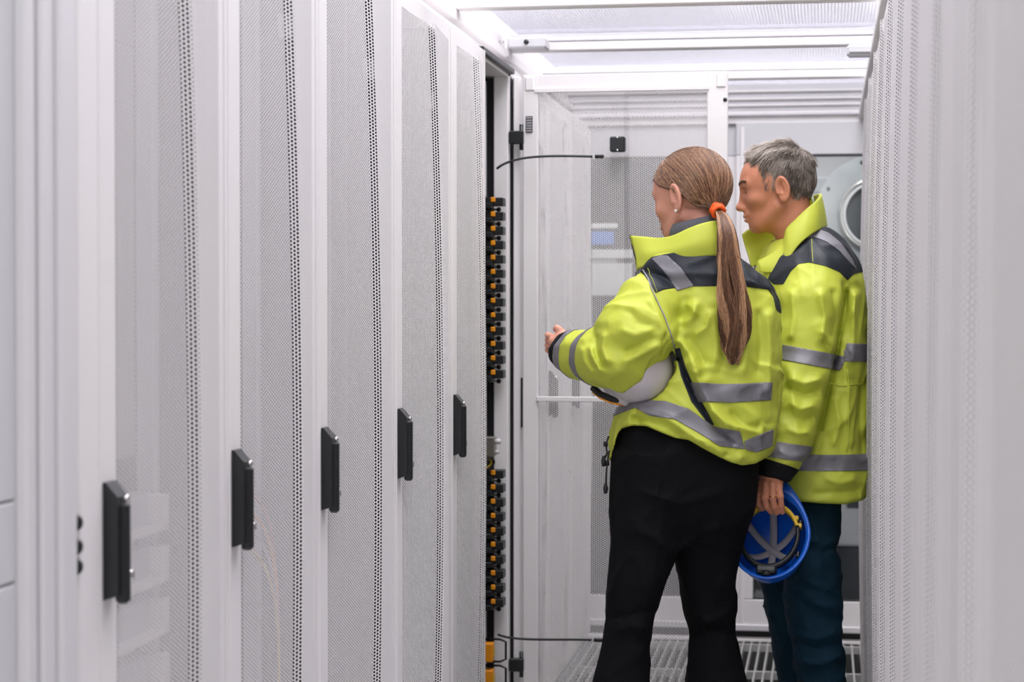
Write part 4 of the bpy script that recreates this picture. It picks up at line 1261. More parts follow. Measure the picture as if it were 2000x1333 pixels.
    clip_part('reflective_band', V, Q, N, np.where(facing, inside(px, py, [(1453, 862), (1509, 839), (1507, 872), (1478, 884), (1456, 879)]), -5.0), 'reflective', root, 0.0030)
    t = (Wd - cend) @ ax
    arm = (px < 1260) & (s1 < 0.03)
    for a, b in ((-0.052, -0.024), (-0.142, -0.108)):
        clip_part('reflective_band', V, Q, N, np.where(arm, np.minimum(t - a, b - t), -0.01), 'reflective', root, 0.0022)
    clip_part('cuff', V, Q, N, np.where((px < 1180), t + 0.020, -0.01), 'cuff', root, 0.0030)
    piping = [(1256, 528), (1266, 542), (1280, 570), (1298, 610), (1312, 650), (1318, 682)]
    surf_tube('piping', piping, 0.0017, 'strap', V, N, px, py, root, 0.0025)
    clip_part('side_panel', V, Q, N, np.where(facing, inside(px, py, [(1318, 682), (1328, 680), (1338, 715), (1360, 765), (1395, 830), (1386, 832), (1350, 785), (1330, 735)]), -5.0), 'navy', root, 0.0014)
    surf_tube('seam', [(1262, 524), (1272, 538), (1286, 567)], 0.0006, 'hivis', V, N, px, py, root, 0.0022)
    # collar standing open round the neck
    top = [(1232, 461, 4.99), (1262, 464, 4.945), (1292, 466, 4.90), (1318, 460, 4.868), (1345, 447, 4.852), (1375, 436, 4.85), (1400, 432, 4.862), (1416, 438, 4.90), (1424, 452, 4.96), (1420, 468, 5.02), (1400, 480, 5.06)]
    bot = [(1245, 517, 4.93), (1264, 511, 4.895), (1290, 506, 4.868), (1320, 500, 4.85), (1350, 495, 4.842), (1380, 491, 4.842), (1402, 490, 4.85), (1420, 492, 4.885), (1430, 502, 4.95), (1424, 514, 5.01), (1404, 524, 5.05)]
    grid = []
    for a, b in zip(top, bot):
        A = P(*a); B_ = P(*b); mid = (A + B_) / 2 + 0.008 * (-cH) * (1 if a[2] < 4.95 else -1)
        grid.append([A, A * 0.6 + B_ * 0.4 + (mid - (A + B_) / 2) * 0.8, A * 0.25 + B_ * 0.75 + (mid - (A + B_) / 2), B_ - cU * 0.012])
    sheet('collar', grid, 0.006, 'hivis', root, org, 5)
    eg = [[P(x - 4, y, z + 0.004), P(x + 1.0, y, z)] for x, y, z in ((1234, 460, 4.992), (1238, 480, 4.972), (1243, 500, 4.950), (1249, 518, 4.930))]
    sheet('zip_edge', eg, 0.005, 'rubber', root, org, 4)
    # knitted collar of the jumper under it
    g2 = []
    nc = P(1360, 452, 4.935)
    for i in range(33):
        a = 2 * math.pi * i / 32
        u = math.cos(a) * 0.060 * cR + math.sin(a) * 0.064 * cH
        lean = -0.014 * math.cos(a)
        g2.append([nc + u * 0.97 + np.array([0, 0, 0.030 + lean * -1.0]), nc + u * 1.06 + np.array([0, 0, 0.010 - lean * 0.6]), nc + u * 1.10 + np.array([0, 0, -0.030])])
    sheet('knit_collar', g2, 0.005, 'knit', root, org, 1)
    # draw cords at the front hem
    for k, pts in enumerate(([(1189, 853, 4.90), (1183, 868, 4.895), (1186, 885, 4.892), (1179, 902, 4.89)], [(1190, 880, 4.90), (1186, 905, 4.90), (1184, 930, 4.90), (1183, 955, 4.90)])):
        b = MB(); b.tube([P(*q) - org for q in pts], 0.0022, 'rubber', 8)
        e_ = P(*pts[-1]) - org; b.tube([e_ + np.array([0, 0, 0.014]), e_, e_ - np.array([0, 0, 0.012])], [0.003, 0.0065, 0.004], 'rubber', 10)
        b.tube([P(*pts[1]) - org + np.array([0, 0, 0.006]), P(*pts[1]) - org - np.array([0, 0, 0.006])], 0.0055, 'rubber', 10)
        b.build('draw_cord', root)

    # hair: under-cap, combed strands, ponytail
    R_ = HR
    tie = P(1401, 411, 4.862)
    tl = (tie - hc) @ R_
    cen = np.array([0, -0.006, 0.036]); rad = np.array([0.0755, 0.103, 0.090])
    HLY = [-0.11, -0.085, -0.060, -0.040, -0.026, 0.0, 0.03, 0.06]; HLZ = [-0.060, -0.050, -0.038, -0.014, 0.012, 0.029, 0.041, 0.062]
    def hairline(q):
        """positive where hair grows, q in head frame"""
        a = (q - cen) / rad
        front = 0.060 - 0.10 * np.maximum(0, 0.02 - q[:, 2])           # y limit
        f1 = 0.062 + 0.25 * (q[:, 2] - 0.075) * (q[:, 2] < 0.075) - q[:, 1]
        f1 = np.where(q[:, 2] > 0.075, 0.075 - q[:, 1], f1)
        # above and behind the ears
        low = q[:, 2] - np.interp(q[:, 1], HLY, HLZ)
        return np.minimum(f1, low)
    def capf(p):
        q = (p - hc) @ R_
        d = ell(q, cen, rad + 0.004)
        return smax(d, -hairline(q), 0.006)
    oc = sdf_mesh('hair_base', capf, hc - 0.14, hc + 0.15, 0.004, 'brownhair', root, org)
    oc.name = 'hair_base'
    at = oc.data.attributes.new('strand', 'FLOAT', 'POINT'); at.data.foreach_set('value', np.full(len(oc.data.vertices), 0.12, np.float32))
    rs = np.random.RandomState(11)
    n = 4200; K = 14
    dirs = rs.normal(size=(n * 6, 3)); dirs /= np.linalg.norm(dirs, axis=1)[:, None]
    q = cen + dirs * rad
    td = (tl - cen) / rad; td /= np.linalg.norm(td)
    keep = (hairline(q) > 0.003); dirs = dirs[keep][:n]
    # more weight on the hairline rows so that the comb lines start cleanly
    n = len(dirs); paths = np.zeros((n, K, 3))
    cosw = np.clip(dirs @ td, -1, 1); om = np.arccos(cosw)
    # groups of neighbouring strands clump
    for j in range(K):
        s = j / (K - 1)
        sl = (np.sin((1 - s) * om) / np.sin(om + 1e-6))[:, None] * dirs + (np.sin(s * om) / np.sin(om + 1e-6))[:, None] * td
        sl[:, 2] -= 0.20 * np.sin(math.pi * s) * np.clip(om, 0, 1.5) * (dirs[:, 2] < 0.75)
        sl /= np.linalg.norm(sl, axis=1)[:, None]
        zl = np.interp(cen[1] + sl[:, 1] * rad[1], HLY, HLZ) + 0.001
        zc_ = (zl - cen[2]) / rad[2]; low_ = (sl[:, 2] < zc_) & (s < 0.9)
        sl[low_, 2] = zc_[low_]; sl /= np.linalg.norm(sl, axis=1)[:, None]
        lift = 1.055 + 0.030 * rs.rand(n) * (1 if j in (0,) else 0) + 0.02 * math.sin(math.pi * s)
        paths[:, j] = cen + sl * rad * (lift if np.ndim(lift) == 0 else lift[:, None])
    ph = rs.rand(n) * 6.28
    amp = 0.0016 * np.sin(np.linspace(0, 5, K))[None] * np.cos(ph)[:, None]
    paths += amp[..., None] * 0.8
    bundle = 0.010
    paths[:, -1] = tl + (rs.rand(n, 3) - 0.5) * bundle; paths[:, -2] = 0.5 * paths[:, -2] + 0.5 * (tl + (rs.rand(n, 3) - 0.5) * bundle * 1.6)
    paths = hc + paths @ R_.T
    clump = 0.5 + 0.32 * np.sin(dirs[:, 0] * 37 + dirs[:, 2] * 23) + rs.normal(size=n) * 0.16
    strands('hair', paths, np.tile(np.linspace(0.00065, 0.0006, K), (n, 1)), np.clip(clump, 0, 1), 'brownhair', root, org)
    # ponytail
    n = 2200; K = 30
    cx_ = [(1403, 411, 4.852), (1412, 424, 4.825), (1419, 450, 4.800), (1422, 490, 4.790), (1426, 540, 4.782), (1432, 590, 4.778), (1436, 630, 4.778), (1434, 665, 4.780), (1431, 690, 4.783), (1433, 716, 4.788)]
    wd = [0.007, 0.015, 0.021, 0.026, 0.031, 0.036, 0.036, 0.030, 0.020, 0.006]
    C_ = np.array([P(*c) for c in cx_]); tt = np.linspace(0, 9, K)
    Cc = np.stack([cubic(tt, np.arange(10), C_[:, k]) for k in range(3)], 1); W_ = cubic(tt, np.arange(10), wd)
    a = rs.rand(n) * 6.283; r = np.sqrt(rs.rand(n))
    end = 0.58 + 0.41 * rs.rand(n) ** 0.8
    off = r[:, None] * np.stack([np.cos(a), 0.42 * np.sin(a)], 1)
    paths = np.zeros((n, K, 3)); ph = rs.rand(n) * 6.28
    lock = np.round(a * 1.6)                                     # locks that wave together
    for j in range(K):
        s = (j / (K - 1)) * end; x = s * 9
        c = np.stack([cubic(x, np.arange(10), C_[:, k]) for k in range(3)], 1); w = cubic(x, np.arange(10), wd)
        w = np.maximum(w, 0.004)
        wave = 0.0060 * np.sin(s * 13 + lock * 1.7) * np.clip(s * 3 - 0.6, 0, 1) + 0.0012 * np.sin(s * 40 + ph)
        paths[:, j] = c + (off[:, 0] * w + wave)[:, None] * cR + (off[:, 1] * w + 0.5 * wave)[:, None] * cH
    cols = np.clip(0.45 + 0.35 * np.sin(lock * 2.3) + rs.normal(size=n) * 0.2, 0, 1)
    rad_ = np.tile(np.linspace(0.0008, 0.0005, K), (n, 1))
    strands('ponytail', paths, rad_, cols, 'brownhair', root, org)
    b = MB()
    tdir = C_[1] - C_[0]; tdir /= np.linalg.norm(tdir); u = np.cross(tdir, cH); u /= np.linalg.norm(u); v = np.cross(tdir, u)
    for k in range(4):
        c = tie + tdir * (0.0045 * k - 0.004) - org
        pts = [c + (0.0145 + 0.0012 * math.sin(5 * t + k)) * (math.cos(t) * u + math.sin(t) * v) + tdir * 0.0015 * math.sin(3 * t + 2 * k) for t in np.linspace(0, 2 * math.pi, 25)]
        b.tube(pts, 0.0048, 'scrunchie', 8, caps=False)
    b.build('hair_tie', root)
    lobe = hc + HR @ np.array([-0.0765, -0.006, -0.030])
    b = MB(); b.ball(lobe - cH * 0.006 - cR * 0.002 - org, 0.0040, 'pearl'); b.tube([lobe + cR * 0.002 - cU * 0.002 - org, lobe + cR * 0.004 - cU * 0.014 - cH * 0.003 - org], 0.0009, 'gold', 6); b.build('earring', root)
    for c, yaw in ((anL, 0.25), (anR, 0.1)):
        f_ = cH * math.cos(0.4) - cR * math.sin(0.4)
        s_ = np.array([c[0], c[1], 0.045]) 
        def shoe(p, s_=s_, f_=f_):
            d = smin(cap(p, s_ - f_ * 0.06, s_ + f_ * 0.15 - np.array([0, 0, 0.010]), 0.043, 0.036), cap(p, s_ - f_ * 0.05 + np.array([0, 0, 0.06]), s_ - f_ * 0.04, 0.043), 0.03)
            return smax(d, 0.002 - p[:, 2], 0.004)
        sdf_mesh('shoe', shoe, s_ - 0.24, s_ + 0.24, 0.008, 'sole', root, org)
    return root
woman = build_woman()

# the pale helmet under her arm
h = make_helmet('safety_helmet', 'helmetwhite', 'orange', 'pale grey safety helmet tucked under the arm of the ponytailed person')
Z_ = (-cH * 0.90 - cR * 0.12 + cU * 0.22); Z_ = Z_ / np.linalg.norm(Z_)
Y_ = -cR * 0.50 + cU * 0.85; Y_ = Y_ - (Y_ @ Z_) * Z_; Y_ /= np.linalg.norm(Y_); X_ = np.cross(Y_, Z_)
hp = P(1240, 711, 4.905)
h.matrix_world = Matrix(((X_[0], Y_[0], Z_[0], hp[0]), (X_[1], Y_[1], Z_[1], hp[1]), (X_[2], Y_[2], Z_[2], hp[2]), (0, 0, 0, 1))) @ Matrix.Scale(0.83, 4)
hi_ = h.matrix_world.inverted()
for nm, mt, off, rr in (('chin_strap', 'rubber', 0, 0.010), ('strap_edge', 'orange', 7, 0.0045)):
    b = MB(); b.tube([np.array(hi_ @ Vector(P(x, y + off, z))) for x, y, z in ((1158, 758, 4.93), (1172, 770, 4.91), (1195, 780, 4.90), (1220, 784, 4.90), (1245, 782, 4.92), (1262, 774, 4.95))], rr, mt, 10); b.build(nm, h)

# ------------------------------------------------------------------ the man
def build_man():
    ZM = 5.30
    org = P(1575, 1595, ZM); org[2] = 0.0
    root = empty('person', org)
    tag(root, 'person with short grey hair, yellow jacket and jeans, in profile, holding a blue helmet', 'person')
    hc = P(1522, 376, 5.32)
    fd = -cR * math.cos(math.radians(9)) + cH * math.sin(math.radians(9)) + np.array([0, 0, -0.10])
    HR = axes(fd, (0, 0, 1.0))
    nb = P(1572, 480, 5.33)
    shL = P(1588, 572, 5.20); elL = P(1572, 742, 5.10); wrL = P(1510, 922, 5.02)
    shR = P(1545, 560, 5.50); elR = P(1530, 740, 5.54); wrR = P(1440, 760, 5.48)
    hipL = P(1578, 960, 5.26); hipR = P(1555, 960, 5.40)
    knL = P(1597, 1260, 5.23); knR = P(1552, 1260, 5.42)
    anL = P(1614, 1520, 5.25); anR = P(1564, 1520, 5.43)
    F_ = lambda x, y, z: P(x, y, z)
    fing = [([(1487, 948, 5.015), (1481, 968, 4.995), (1481, 984, 5.000), (1489, 994, 5.020)], 0.0092, 0.0078),
            ([(1496, 947, 4.998), (1493, 972, 4.982), (1497, 990, 4.988), (1506, 1000, 5.005)], 0.0095, 0.0078),
            ([(1509, 948, 4.990), (1509, 972, 4.976), (1512, 990, 4.982), (1517, 1002, 4.998)], 0.0092, 0.0076),
            ([(1521, 950, 4.994), (1524, 970, 4.980), (1526, 988, 4.986), (1528, 1001, 5.000)], 0.0085, 0.0070)]
    def body(p):
        q = (p - hc) @ HR
        near = np.linalg.norm(q, axis=1) < 0.22
        d = np.full(len(p), 0.2)
        if near.any(): d[near] = head_sdf(q[near], True)
        d = smin(d, chain(p, [hc + HR @ np.array([0, -0.020, -0.040]), hc + HR @ np.array([0, -0.026, -0.085]), nb], [0.056, 0.057, 0.068]), 0.022)
        d = smin(d, chain(p, [shL, nb + np.array([0, 0, -0.05]), shR], [0.045, 0.062, 0.045]), 0.03)
        d = smin(d, chain(p, [F_(1578, 590, 5.34), F_(1578, 720, 5.34), F_(1575, 900, 5.34)], [0.11, 0.11, 0.095]), 0.03)
        for a, b, c in ((shL, elL, wrL), (shR, elR, wrR)):
            d = smin(d, chain(p, [a, b, c], [0.046, 0.040, 0.029]), 0.01)
        for a, b, c in ((hipL, knL, anL), (hipR, knR, anR)):
            d = smin(d, chain(p, [a, b, c], [0.066, 0.046, 0.038]), 0.01)
            d = smin(d, cap(p, c, c + fd * 0.10 + np.array([0, 0, -0.03]), 0.032, 0.026), 0.02)
        # left hand: broad back of the hand to the camera, fingers hooked over the helmet rim
        d = smin(d, cap(p, wrL, P(1492, 951, 5.022), 0.025, 0.013), 0.014)
        d = smin(d, cap(p, wrL, P(1506, 950, 5.008), 0.025, 0.0145), 0.014)
        d = smin(d, cap(p, wrL, P(1519, 952, 5.010), 0.025, 0.013), 0.014)
        for pts, r0, r1 in fing:
            w = [P(*t) for t in pts]
            d = smin(d, chain(p, w, np.linspace(r0, r1, 4), 0.001), 0.0035)
            d = smin(d, np.linalg.norm(p - w[0], axis=1) - r0 * 1.12, 0.004)
            d = smin(d, np.linalg.norm(p - w[1], axis=1) - r0 * 1.05, 0.003)
        th = [P(1498, 928, 5.040), P(1484, 946, 5.055), P(1480, 968, 5.055), P(1486, 986, 5.048)]
        d = smin(d, chain(p, th, [0.015, 0.0125, 0.0105, 0.009], 0.002), 0.008)
        kr = wrR - cR * 0.075 + cU * 0.01
        d = smin(d, cap(p, wrR, kr, 0.024, 0.025), 0.02)
        for i in range(4):
            a = kr + cU * (0.016 * (i - 1.5)); d = smin(d, finger(p, [a, a - cR * 0.04, a - cR * 0.06 + cH * 0.025], 0.0095, 0.0075), 0.004)
        d = smin(d, finger(p, [wrR - cR * 0.03 + cU * 0.015, kr + cU * 0.045 + cR * 0.02, kr + cU * 0.055 - cR * 0.01], 0.012, 0.009), 0.006)
        return d
    body_mesh('body', body, [org[0] - 0.34, org[1] - 0.40, 0.0], [org[0] + 0.24, org[1] + 0.42, 1.80], nb[2] - 0.01, [(P(1505, 965, 5.00), 0.085)], 'skin_man', root, org)

    # jeans
    nl = sections([(940, 1530, 1634, 5.30, 0.10), (985, 1522, 1638, 5.285, 0.11), (1050, 1522, 1636, 5.26, 0.105), (1100, 1528, 1637, 5.24, 0.10), (1135, 1531, 1640, 5.24, 0.097), (1180, 1534, 1643, 5.23, 0.090), (1240, 1541, 1645, 5.23, 0.085), (1290, 1552, 1648, 5.23, 0.080), (1333, 1560, 1652, 5.23, 0.078), (1420, 1568, 1655, 5.24, 0.075), (1520, 1575, 1657, 5.25, 0.075), (1570, 1572, 1660, 5.25, 0.078)], ZM)
    fl = sections([(940, 1500, 1600, 5.40, 0.11), (1050, 1488, 1600, 5.41, 0.11), (1135, 1485, 1590, 5.42, 0.10), (1180, 1494, 1588, 5.42, 0.092), (1240, 1505, 1590, 5.42, 0.085), (1290, 1511, 1595, 5.42, 0.080), (1333, 1519, 1600, 5.42, 0.078), (1420, 1525, 1602, 5.43, 0.075), (1520, 1525, 1604, 5.43, 0.075), (1560, 1522, 1606, 5.43, 0.078)], ZM)
    st = sections([(860, 1505, 1640, 5.34, 0.13), (920, 1502, 1638, 5.34, 0.135), (985, 1496, 1637, 5.34, 0.145), (1040, 1510, 1620, 5.33, 0.13), (1070, 1530, 1600, 5.33, 0.07)], ZM)
    tf = [(0.006, 8, [(1640, 1050), (1610, 1065), (1570, 1050)]), (-0.005, 7, [(1640, 1070), (1600, 1080)]), (0.006, 9, [(1545, 1140), (1590, 1180), (1640, 1190)]), (-0.005, 8, [(1550, 1165), (1600, 1205), (1640, 1215)]), (0.006, 8, [(1545, 1235), (1590, 1250), (1642, 1235)]), (-0.005, 7, [(1550, 1255), (1600, 1268), (1645, 1255)]),
          (0.006, 8, [(1560, 1290), (1600, 1300), (1648, 1280)]), (0.006, 8, [(1495, 1190), (1520, 1230), (1535, 1290)]), (-0.005, 7, [(1508, 1200), (1530, 1250)]), (0.006, 10, [(1580, 1000), (1600, 1060), (1600, 1140)])]
    def jeans(p):
        px, py, zc = proj(p)
        d = smin(smin(nl(p), fl(p), 0.006), st(p), 0.03)
        return d - folds(p, px, py, tf) - creases(p, 0.0055, 0.10, 9)
    sdf_mesh('jeans', jeans, [org[0] - 0.20, org[1] - 0.24, 0.03], [org[0] + 0.20, org[1] + 0.36, 1.06], 0.006, 'denim', root, org)

    # jacket
    torso = sections([(446, 1535, 1618, 5.34, 0.075), (462, 1518, 1640, 5.34, 0.100), (482, 1500, 1655, 5.34, 0.135), (505, 1486, 1666, 5.34, 0.165), (540, 1474, 1676, 5.34, 0.185), (600, 1466, 1686, 5.34, 0.195), (680, 1462, 1692, 5.34, 0.200), (760, 1464, 1695, 5.34, 0.200), (840, 1468, 1695, 5.34, 0.205), (900, 1470, 1695, 5.34, 0.215), (950, 1474, 1691, 5.34, 0.225), (1000, 1478, 1684, 5.34, 0.225)], ZM, 2.4)
    sl_p = [P(1592, 545, 5.21), P(1588, 600, 5.165), P(1578, 665, 5.145), P(1568, 735, 5.115), P(1556, 795, 5.09), P(1538, 855, 5.06), P(1520, 900, 5.035), P(1512, 925, 5.03)]
    sl_r = [0.074, 0.086, 0.082, 0.077, 0.071, 0.064, 0.052, 0.045]
    ax = P(1510, 930, 5.06) - P(1540, 830, 5.07); ax /= np.linalg.norm(ax)
    cend = P(1511, 910, 5.03); cu_end = P(1506, 933, 5.03)
    jf = [(0.010, 12, [(1600, 560), (1612, 620), (1600, 680)]), (-0.007, 10, [(1625, 560), (1632, 620), (1622, 670)]), (0.008, 10, [(1545, 560), (1550, 620), (1542, 670)]), (0.009, 10, [(1600, 640), (1620, 665), (1632, 690)]), (-0.007, 8, [(1605, 660), (1618, 680), (1625, 700)]),
          (0.010, 11, [(1535, 735), (1570, 750), (1612, 740)]), (-0.008, 9, [(1530, 755), (1570, 772), (1605, 762)]), (0.009, 10, [(1535, 785), (1565, 800), (1598, 790)]), (-0.007, 8, [(1540, 812), (1570, 822), (1595, 812)]), (0.008, 9, [(1530, 835), (1560, 848), (1588, 842)]), (0.006, 8, [(1515, 880), (1545, 892), (1580, 888)]),
          (-0.012, 7, [(1654, 560), (1650, 610), (1640, 660), (1630, 715), (1615, 780), (1600, 850)]), (0.010, 13, [(1672, 560), (1668, 640), (1665, 720)]), (0.007, 13, [(1660, 740), (1655, 820), (1662, 880)]), (-0.006, 10, [(1680, 740), (1678, 830), (1684, 900)]), (0.006, 10, [(1630, 770), (1640, 830), (1625, 880)]), (0.005, 12, [(1600, 930), (1640, 945), (1680, 935)]), (-0.004, 9, [(1580, 965), (1640, 962), (1685, 955)]), (0.004, 7, [(1650, 700), (1652, 760)])]
    def sleeve(p): return smax(chain(p, sl_p, sl_r, 0.010), (p - cu_end) @ ax, 0.004)
    def jacket(p):
        px, py, zc = proj(p)
        d = smin(torso(p), sleeve(p), 0.014)
        d = smin(d, smax(chain(p, [shR, elR, wrR], [0.080, 0.070, 0.052], 0.01), -((p - wrR) @ cR + 0.01), 0.01), 0.03)
        nk = (p - nb) @ (np.array([0, 0, 1.0]) * 0.93 - cR * 0.3)
        d = smax(d, -cap(p, nb + np.array([0, 0, -0.02]) - cR * 0.01, nb + np.array([0, 0, 0.16]) - cR * 0.05, 0.062, 0.07), 0.01)
        d = d - folds(p, px, py, jf) - creases(p, 0.0052, 0.11, 27) - wobble(p, 0.0009, 0.045, 26)
        hem = np.interp(px, [1440, 1500, 1540, 1600, 1650, 1685, 1700], [960, 972, 978, 984, 986, 978, 965])
        return np.where(sleeve(p) < 0.004, d, smax(d, (py - hem) * 0.00135, 0.010))
    o, V, Q = sdf_mesh('jacket', jacket, [org[0] - 0.32, org[1] - 0.36, 0.80], [org[0] + 0.26, org[1] + 0.44, 1.62], 0.0045, 'hivis', root, org, keep=True, rel=1)
    N = vnormals(V, Q); Wd = V + org; px, py, zc = proj(Wd)
    facing = (N @ cH) < 0.35
    s1 = sleeve(Wd); arm = (s1 < 0.020) & (px < 1668) & (zc < 5.30)
    yoke = [(1500, 545), (1512, 520), (1530, 488), (1552, 452), (1600, 430), (1645, 455), (1680, 500), (1692, 530), (1668, 535), (1655, 548), (1640, 532), (1612, 520), (1580, 513), (1560, 516), (1545, 530), (1530, 556), (1512, 556)]
    clip_part('shoulder_yoke', V, Q, N, np.where((N @ cH) < 0.5, inside(px, py, yoke), -5.0), 'navy', root, 0.0012)
    stripe = [(1528, 492), (1540, 470), (1562, 452), (1590, 446), (1618, 456), (1642, 476), (1664, 508), (1672, 528), (1660, 515), (1640, 492), (1615, 474), (1590, 464), (1566, 468), (1546, 480), (1532, 500)]
    clip_part('reflective_band', V, Q, N, np.where((N @ cH) < 0.5, inside(px, py, stripe), -5.0), 'reflective', root, 0.0026)
    ta = (Wd - P(1575, 700, 5.13)) @ ax * 0 + py - (px - 1520) * 0.19
    clip_part('reflective_band', V, Q, N, np.where(arm, np.minimum(ta - 672, 702 - ta) * 1.0, -5), 'reflective', root, 0.0024)
    tb = py - (px - 1500) * 0.14
    clip_part('reflective_band', V, Q, N, np.where(arm & (py > 800), np.minimum(tb - 861, 893 - tb), -5), 'reflective', root, 0.0024)
    body_ = (s1 > 0.014) | (px > 1664)
    tw = py - 0.02 * (px - 1640)
    clip_part('reflective_band', V, Q, N, np.where(body_ & (px > 1590), np.minimum(tw - 671, 706 - tw), -5), 'reflective', root, 0.0020)
    tw = py + 0.0007 * (px - 1620) ** 2 * 0.4
    clip_part('reflective_band', V, Q, N, np.where(body_, np.minimum(tw - 889, 921 - tw), -5), 'reflective', root, 0.0020)
    clip_part('cuff', V, Q, N, np.where(arm & (py > 860), ((Wd - cend) @ ax + 0.008), -0.01), 'cuff', root, 0.0028)
    surf_tube('seam', [(1585, 466), (1586, 490), (1587, 512)], 0.0008, 'hivis', V, N, px, py, root, 0.003, 12)
    surf_tube('seam', [(1660, 720), (1661, 790), (1657, 880)], 0.0016, 'hivis', V, N, px, py, root, 0.001, 20)
    surf_tube('seam', [(1622, 748), (1650, 752), (1690, 750)], 0.0016, 'hivis', V, N, px, py, root, 0.001, 20)

    # collar: high at the nape, falling to an open lapel in front, and the far lapel behind it
    top = [(1590, 381, 5.42), (1600, 379, 5.385), (1602, 382, 5.33), (1594, 392, 5.275), (1574, 410, 5.245), (1552, 432, 5.235), (1538, 446, 5.235), (1534, 460, 5.235), (1528, 478, 5.235), (1505, 498, 5.235), (1480, 512, 5.24)]
    bot = [(1600, 430, 5.45), (1612, 436, 5.40), (1612, 440, 5.33), (1598, 446, 5.25), (1580, 458, 5.215), (1562, 474, 5.205), (1548, 492, 5.20), (1540, 506, 5.20), (1528, 524, 5.205), (1508, 530, 5.21), (1484, 528, 5.225)]
    grid = []
    for a, b in zip(top, bot):
        A = P(*a); B_ = P(*b); grid.append([A, A * 0.6 + B_ * 0.4 - cH * 0.004, A * 0.25 + B_ * 0.75 - cH * 0.003, B_ - cU * 0.004])
    sheet('collar', grid, 0.007, 'hivis', root, org, 5)
    top = [(1585, 384, 5.44), (1560, 412, 5.455), (1535, 438, 5.45), (1508, 444, 5.43), (1482, 442, 5.41), (1462, 448, 5.40), (1449, 458, 5.395)]
    bot = [(1600, 440, 5.46), (1575, 470, 5.45), (1550, 485, 5.43), (1525, 500, 5.41), (1500, 515, 5.39), (1478, 518, 5.38), (1468, 522, 5.375)]
    grid = []
    for a, b in zip(top, bot):
        A = P(*a); B_ = P(*b); grid.append([A, A * 0.6 + B_ * 0.4 + cH * 0.006, A * 0.25 + B_ * 0.75, B_])
    sheet('collar_lapel', grid, 0.007, 'hivis', root, org, 5)
    g2 = []
    # hair
    cen = np.array([0, -0.003, 0.039]); rad = np.array([0.0775, 0.0945, 0.0845])
    HLY = [-0.11, -0.085, -0.060, -0.042, -0.030, -0.004, 0.006, 0.024, 0.036, 0.048, 0.070, 0.090]; HLZ = [-0.046, -0.042, -0.040, -0.026, 0.033, 0.034, 0.008, 0.014, 0.040, 0.078, 0.088, 0.098]
    def hairline(q): return q[:, 2] - np.interp(q[:, 1], HLY, HLZ)
    def capf(p):
        q = (p - hc) @ HR
        return smax(ell(q, cen, rad + 0.002), 0.004 - hairline(q), 0.004)
    oc = sdf_mesh('hair_base', capf, hc - 0.15, hc + 0.16, 0.004, 'greyhair', root, org)
    at = oc.data.attributes.new('strand', 'FLOAT', 'POINT'); at.data.foreach_set('value', np.full(len(oc.data.vertices), 0.20, np.float32))
    rs = np.random.RandomState(5); n = 15000; K = 7
    dirs = rs.normal(size=(n * 5, 3)); dirs /= np.linalg.norm(dirs, axis=1)[:, None]
    q = cen + dirs * (rad + 0.001); dirs = dirs[hairline(q) > 0.0][:n]; n = len(dirs)
    root_ = cen + dirs * (rad + 0.001)
    crown = np.array([0.02, -0.62, 0.78]); crown /= np.linalg.norm(crown)
    flow = dirs - crown; flow -= (flow * dirs).sum(1)[:, None] * dirs
    fl_ = np.linalg.norm(flow, axis=1)[:, None]; flow /= fl_ + 1e-6
    topness = np.clip((dirs[:, 2] - 0.15) / 0.6, 0, 1)
    clump = np.stack([np.sin(dirs[:, 0] * 19 + dirs[:, 1] * 8), np.sin(dirs[:, 1] * 21 + 2), np.sin(dirs[:, 2] * 17 + dirs[:, 0] * 6)], 1)
    flow = flow + 0.22 * clump + rs.normal(size=(n, 3)) * 0.12
    fr = np.clip((dirs[:, 1] - 0.25) / 0.4, 0, 1) * np.clip((dirs[:, 2] - 0.1) / 0.4, 0, 1)
    flow[:, 2] += 0.75 * fr - 0.5 * (1 - topness);  flow[:, 1] -= 0.10 * fr; flow[:, 0] += 0.35 * fr
    L_ = (0.0095 + 0.021 * topness) * rs.uniform(0.75, 1.2, n) * (1 - 0.30 * fr)
    paths = np.zeros((n, K, 3))
    for j in range(K):
        s = j / (K - 1)
        out = dirs * (L_ * (0.22 + 0.16 * topness) * math.sin(s * 2.2))[:, None]
        paths[:, j] = root_ + out + flow * (L_ * s * (0.35 + 0.65 * s))[:, None] - np.array([0, 0, 1.0]) * (0.004 * s * s)
        k = np.sqrt((((paths[:, j] - cen) / (rad + 0.0005)) ** 2).sum(1))
        paths[:, j] = np.where((k < 1)[:, None], cen + (paths[:, j] - cen) / k[:, None], paths[:, j])
    paths = hc + paths @ HR.T
    cols = np.clip(0.50 + 0.30 * topness + 0.16 * clump[:, 0] + rs.normal(size=n) * 0.20 - 0.15 * (dirs[:, 1] < -0.3), 0, 1)
    strands('hair', paths, np.tile(np.linspace(0.0006, 0.0003, K), (n, 1)), cols, 'greyhair', root, org)
    # brow, eye, lips
    w = lambda x, y, z: hc + HR @ np.array([x, y, z]) - org
    br = []
    ys = np.linspace(0.125, 0.05, 150)
    def surf_y(x, z):
        d = head_sdf(np.stack([np.full(150, x), ys, np.full(150, z)], 1), True, False); return ys[np.argmax(d < 0)]
    for s in (-1, 1):
        for i in range(130):
            t = rs.rand(); x = s * (0.012 + 0.042 * t); y = surf_y(x, 0.0335); z = 0.0295 + 0.007 * math.sin(t * 2.6) + rs.normal() * 0.0016
            p0 = np.array([x, y - 0.001, z]); br.append([p0, p0 + np.array([s * 0.004, 0.0025, 0.001]), p0 + np.array([s * 0.009, 0.0015, 0.0005])])
    br = hc + np.array(br) @ HR.T
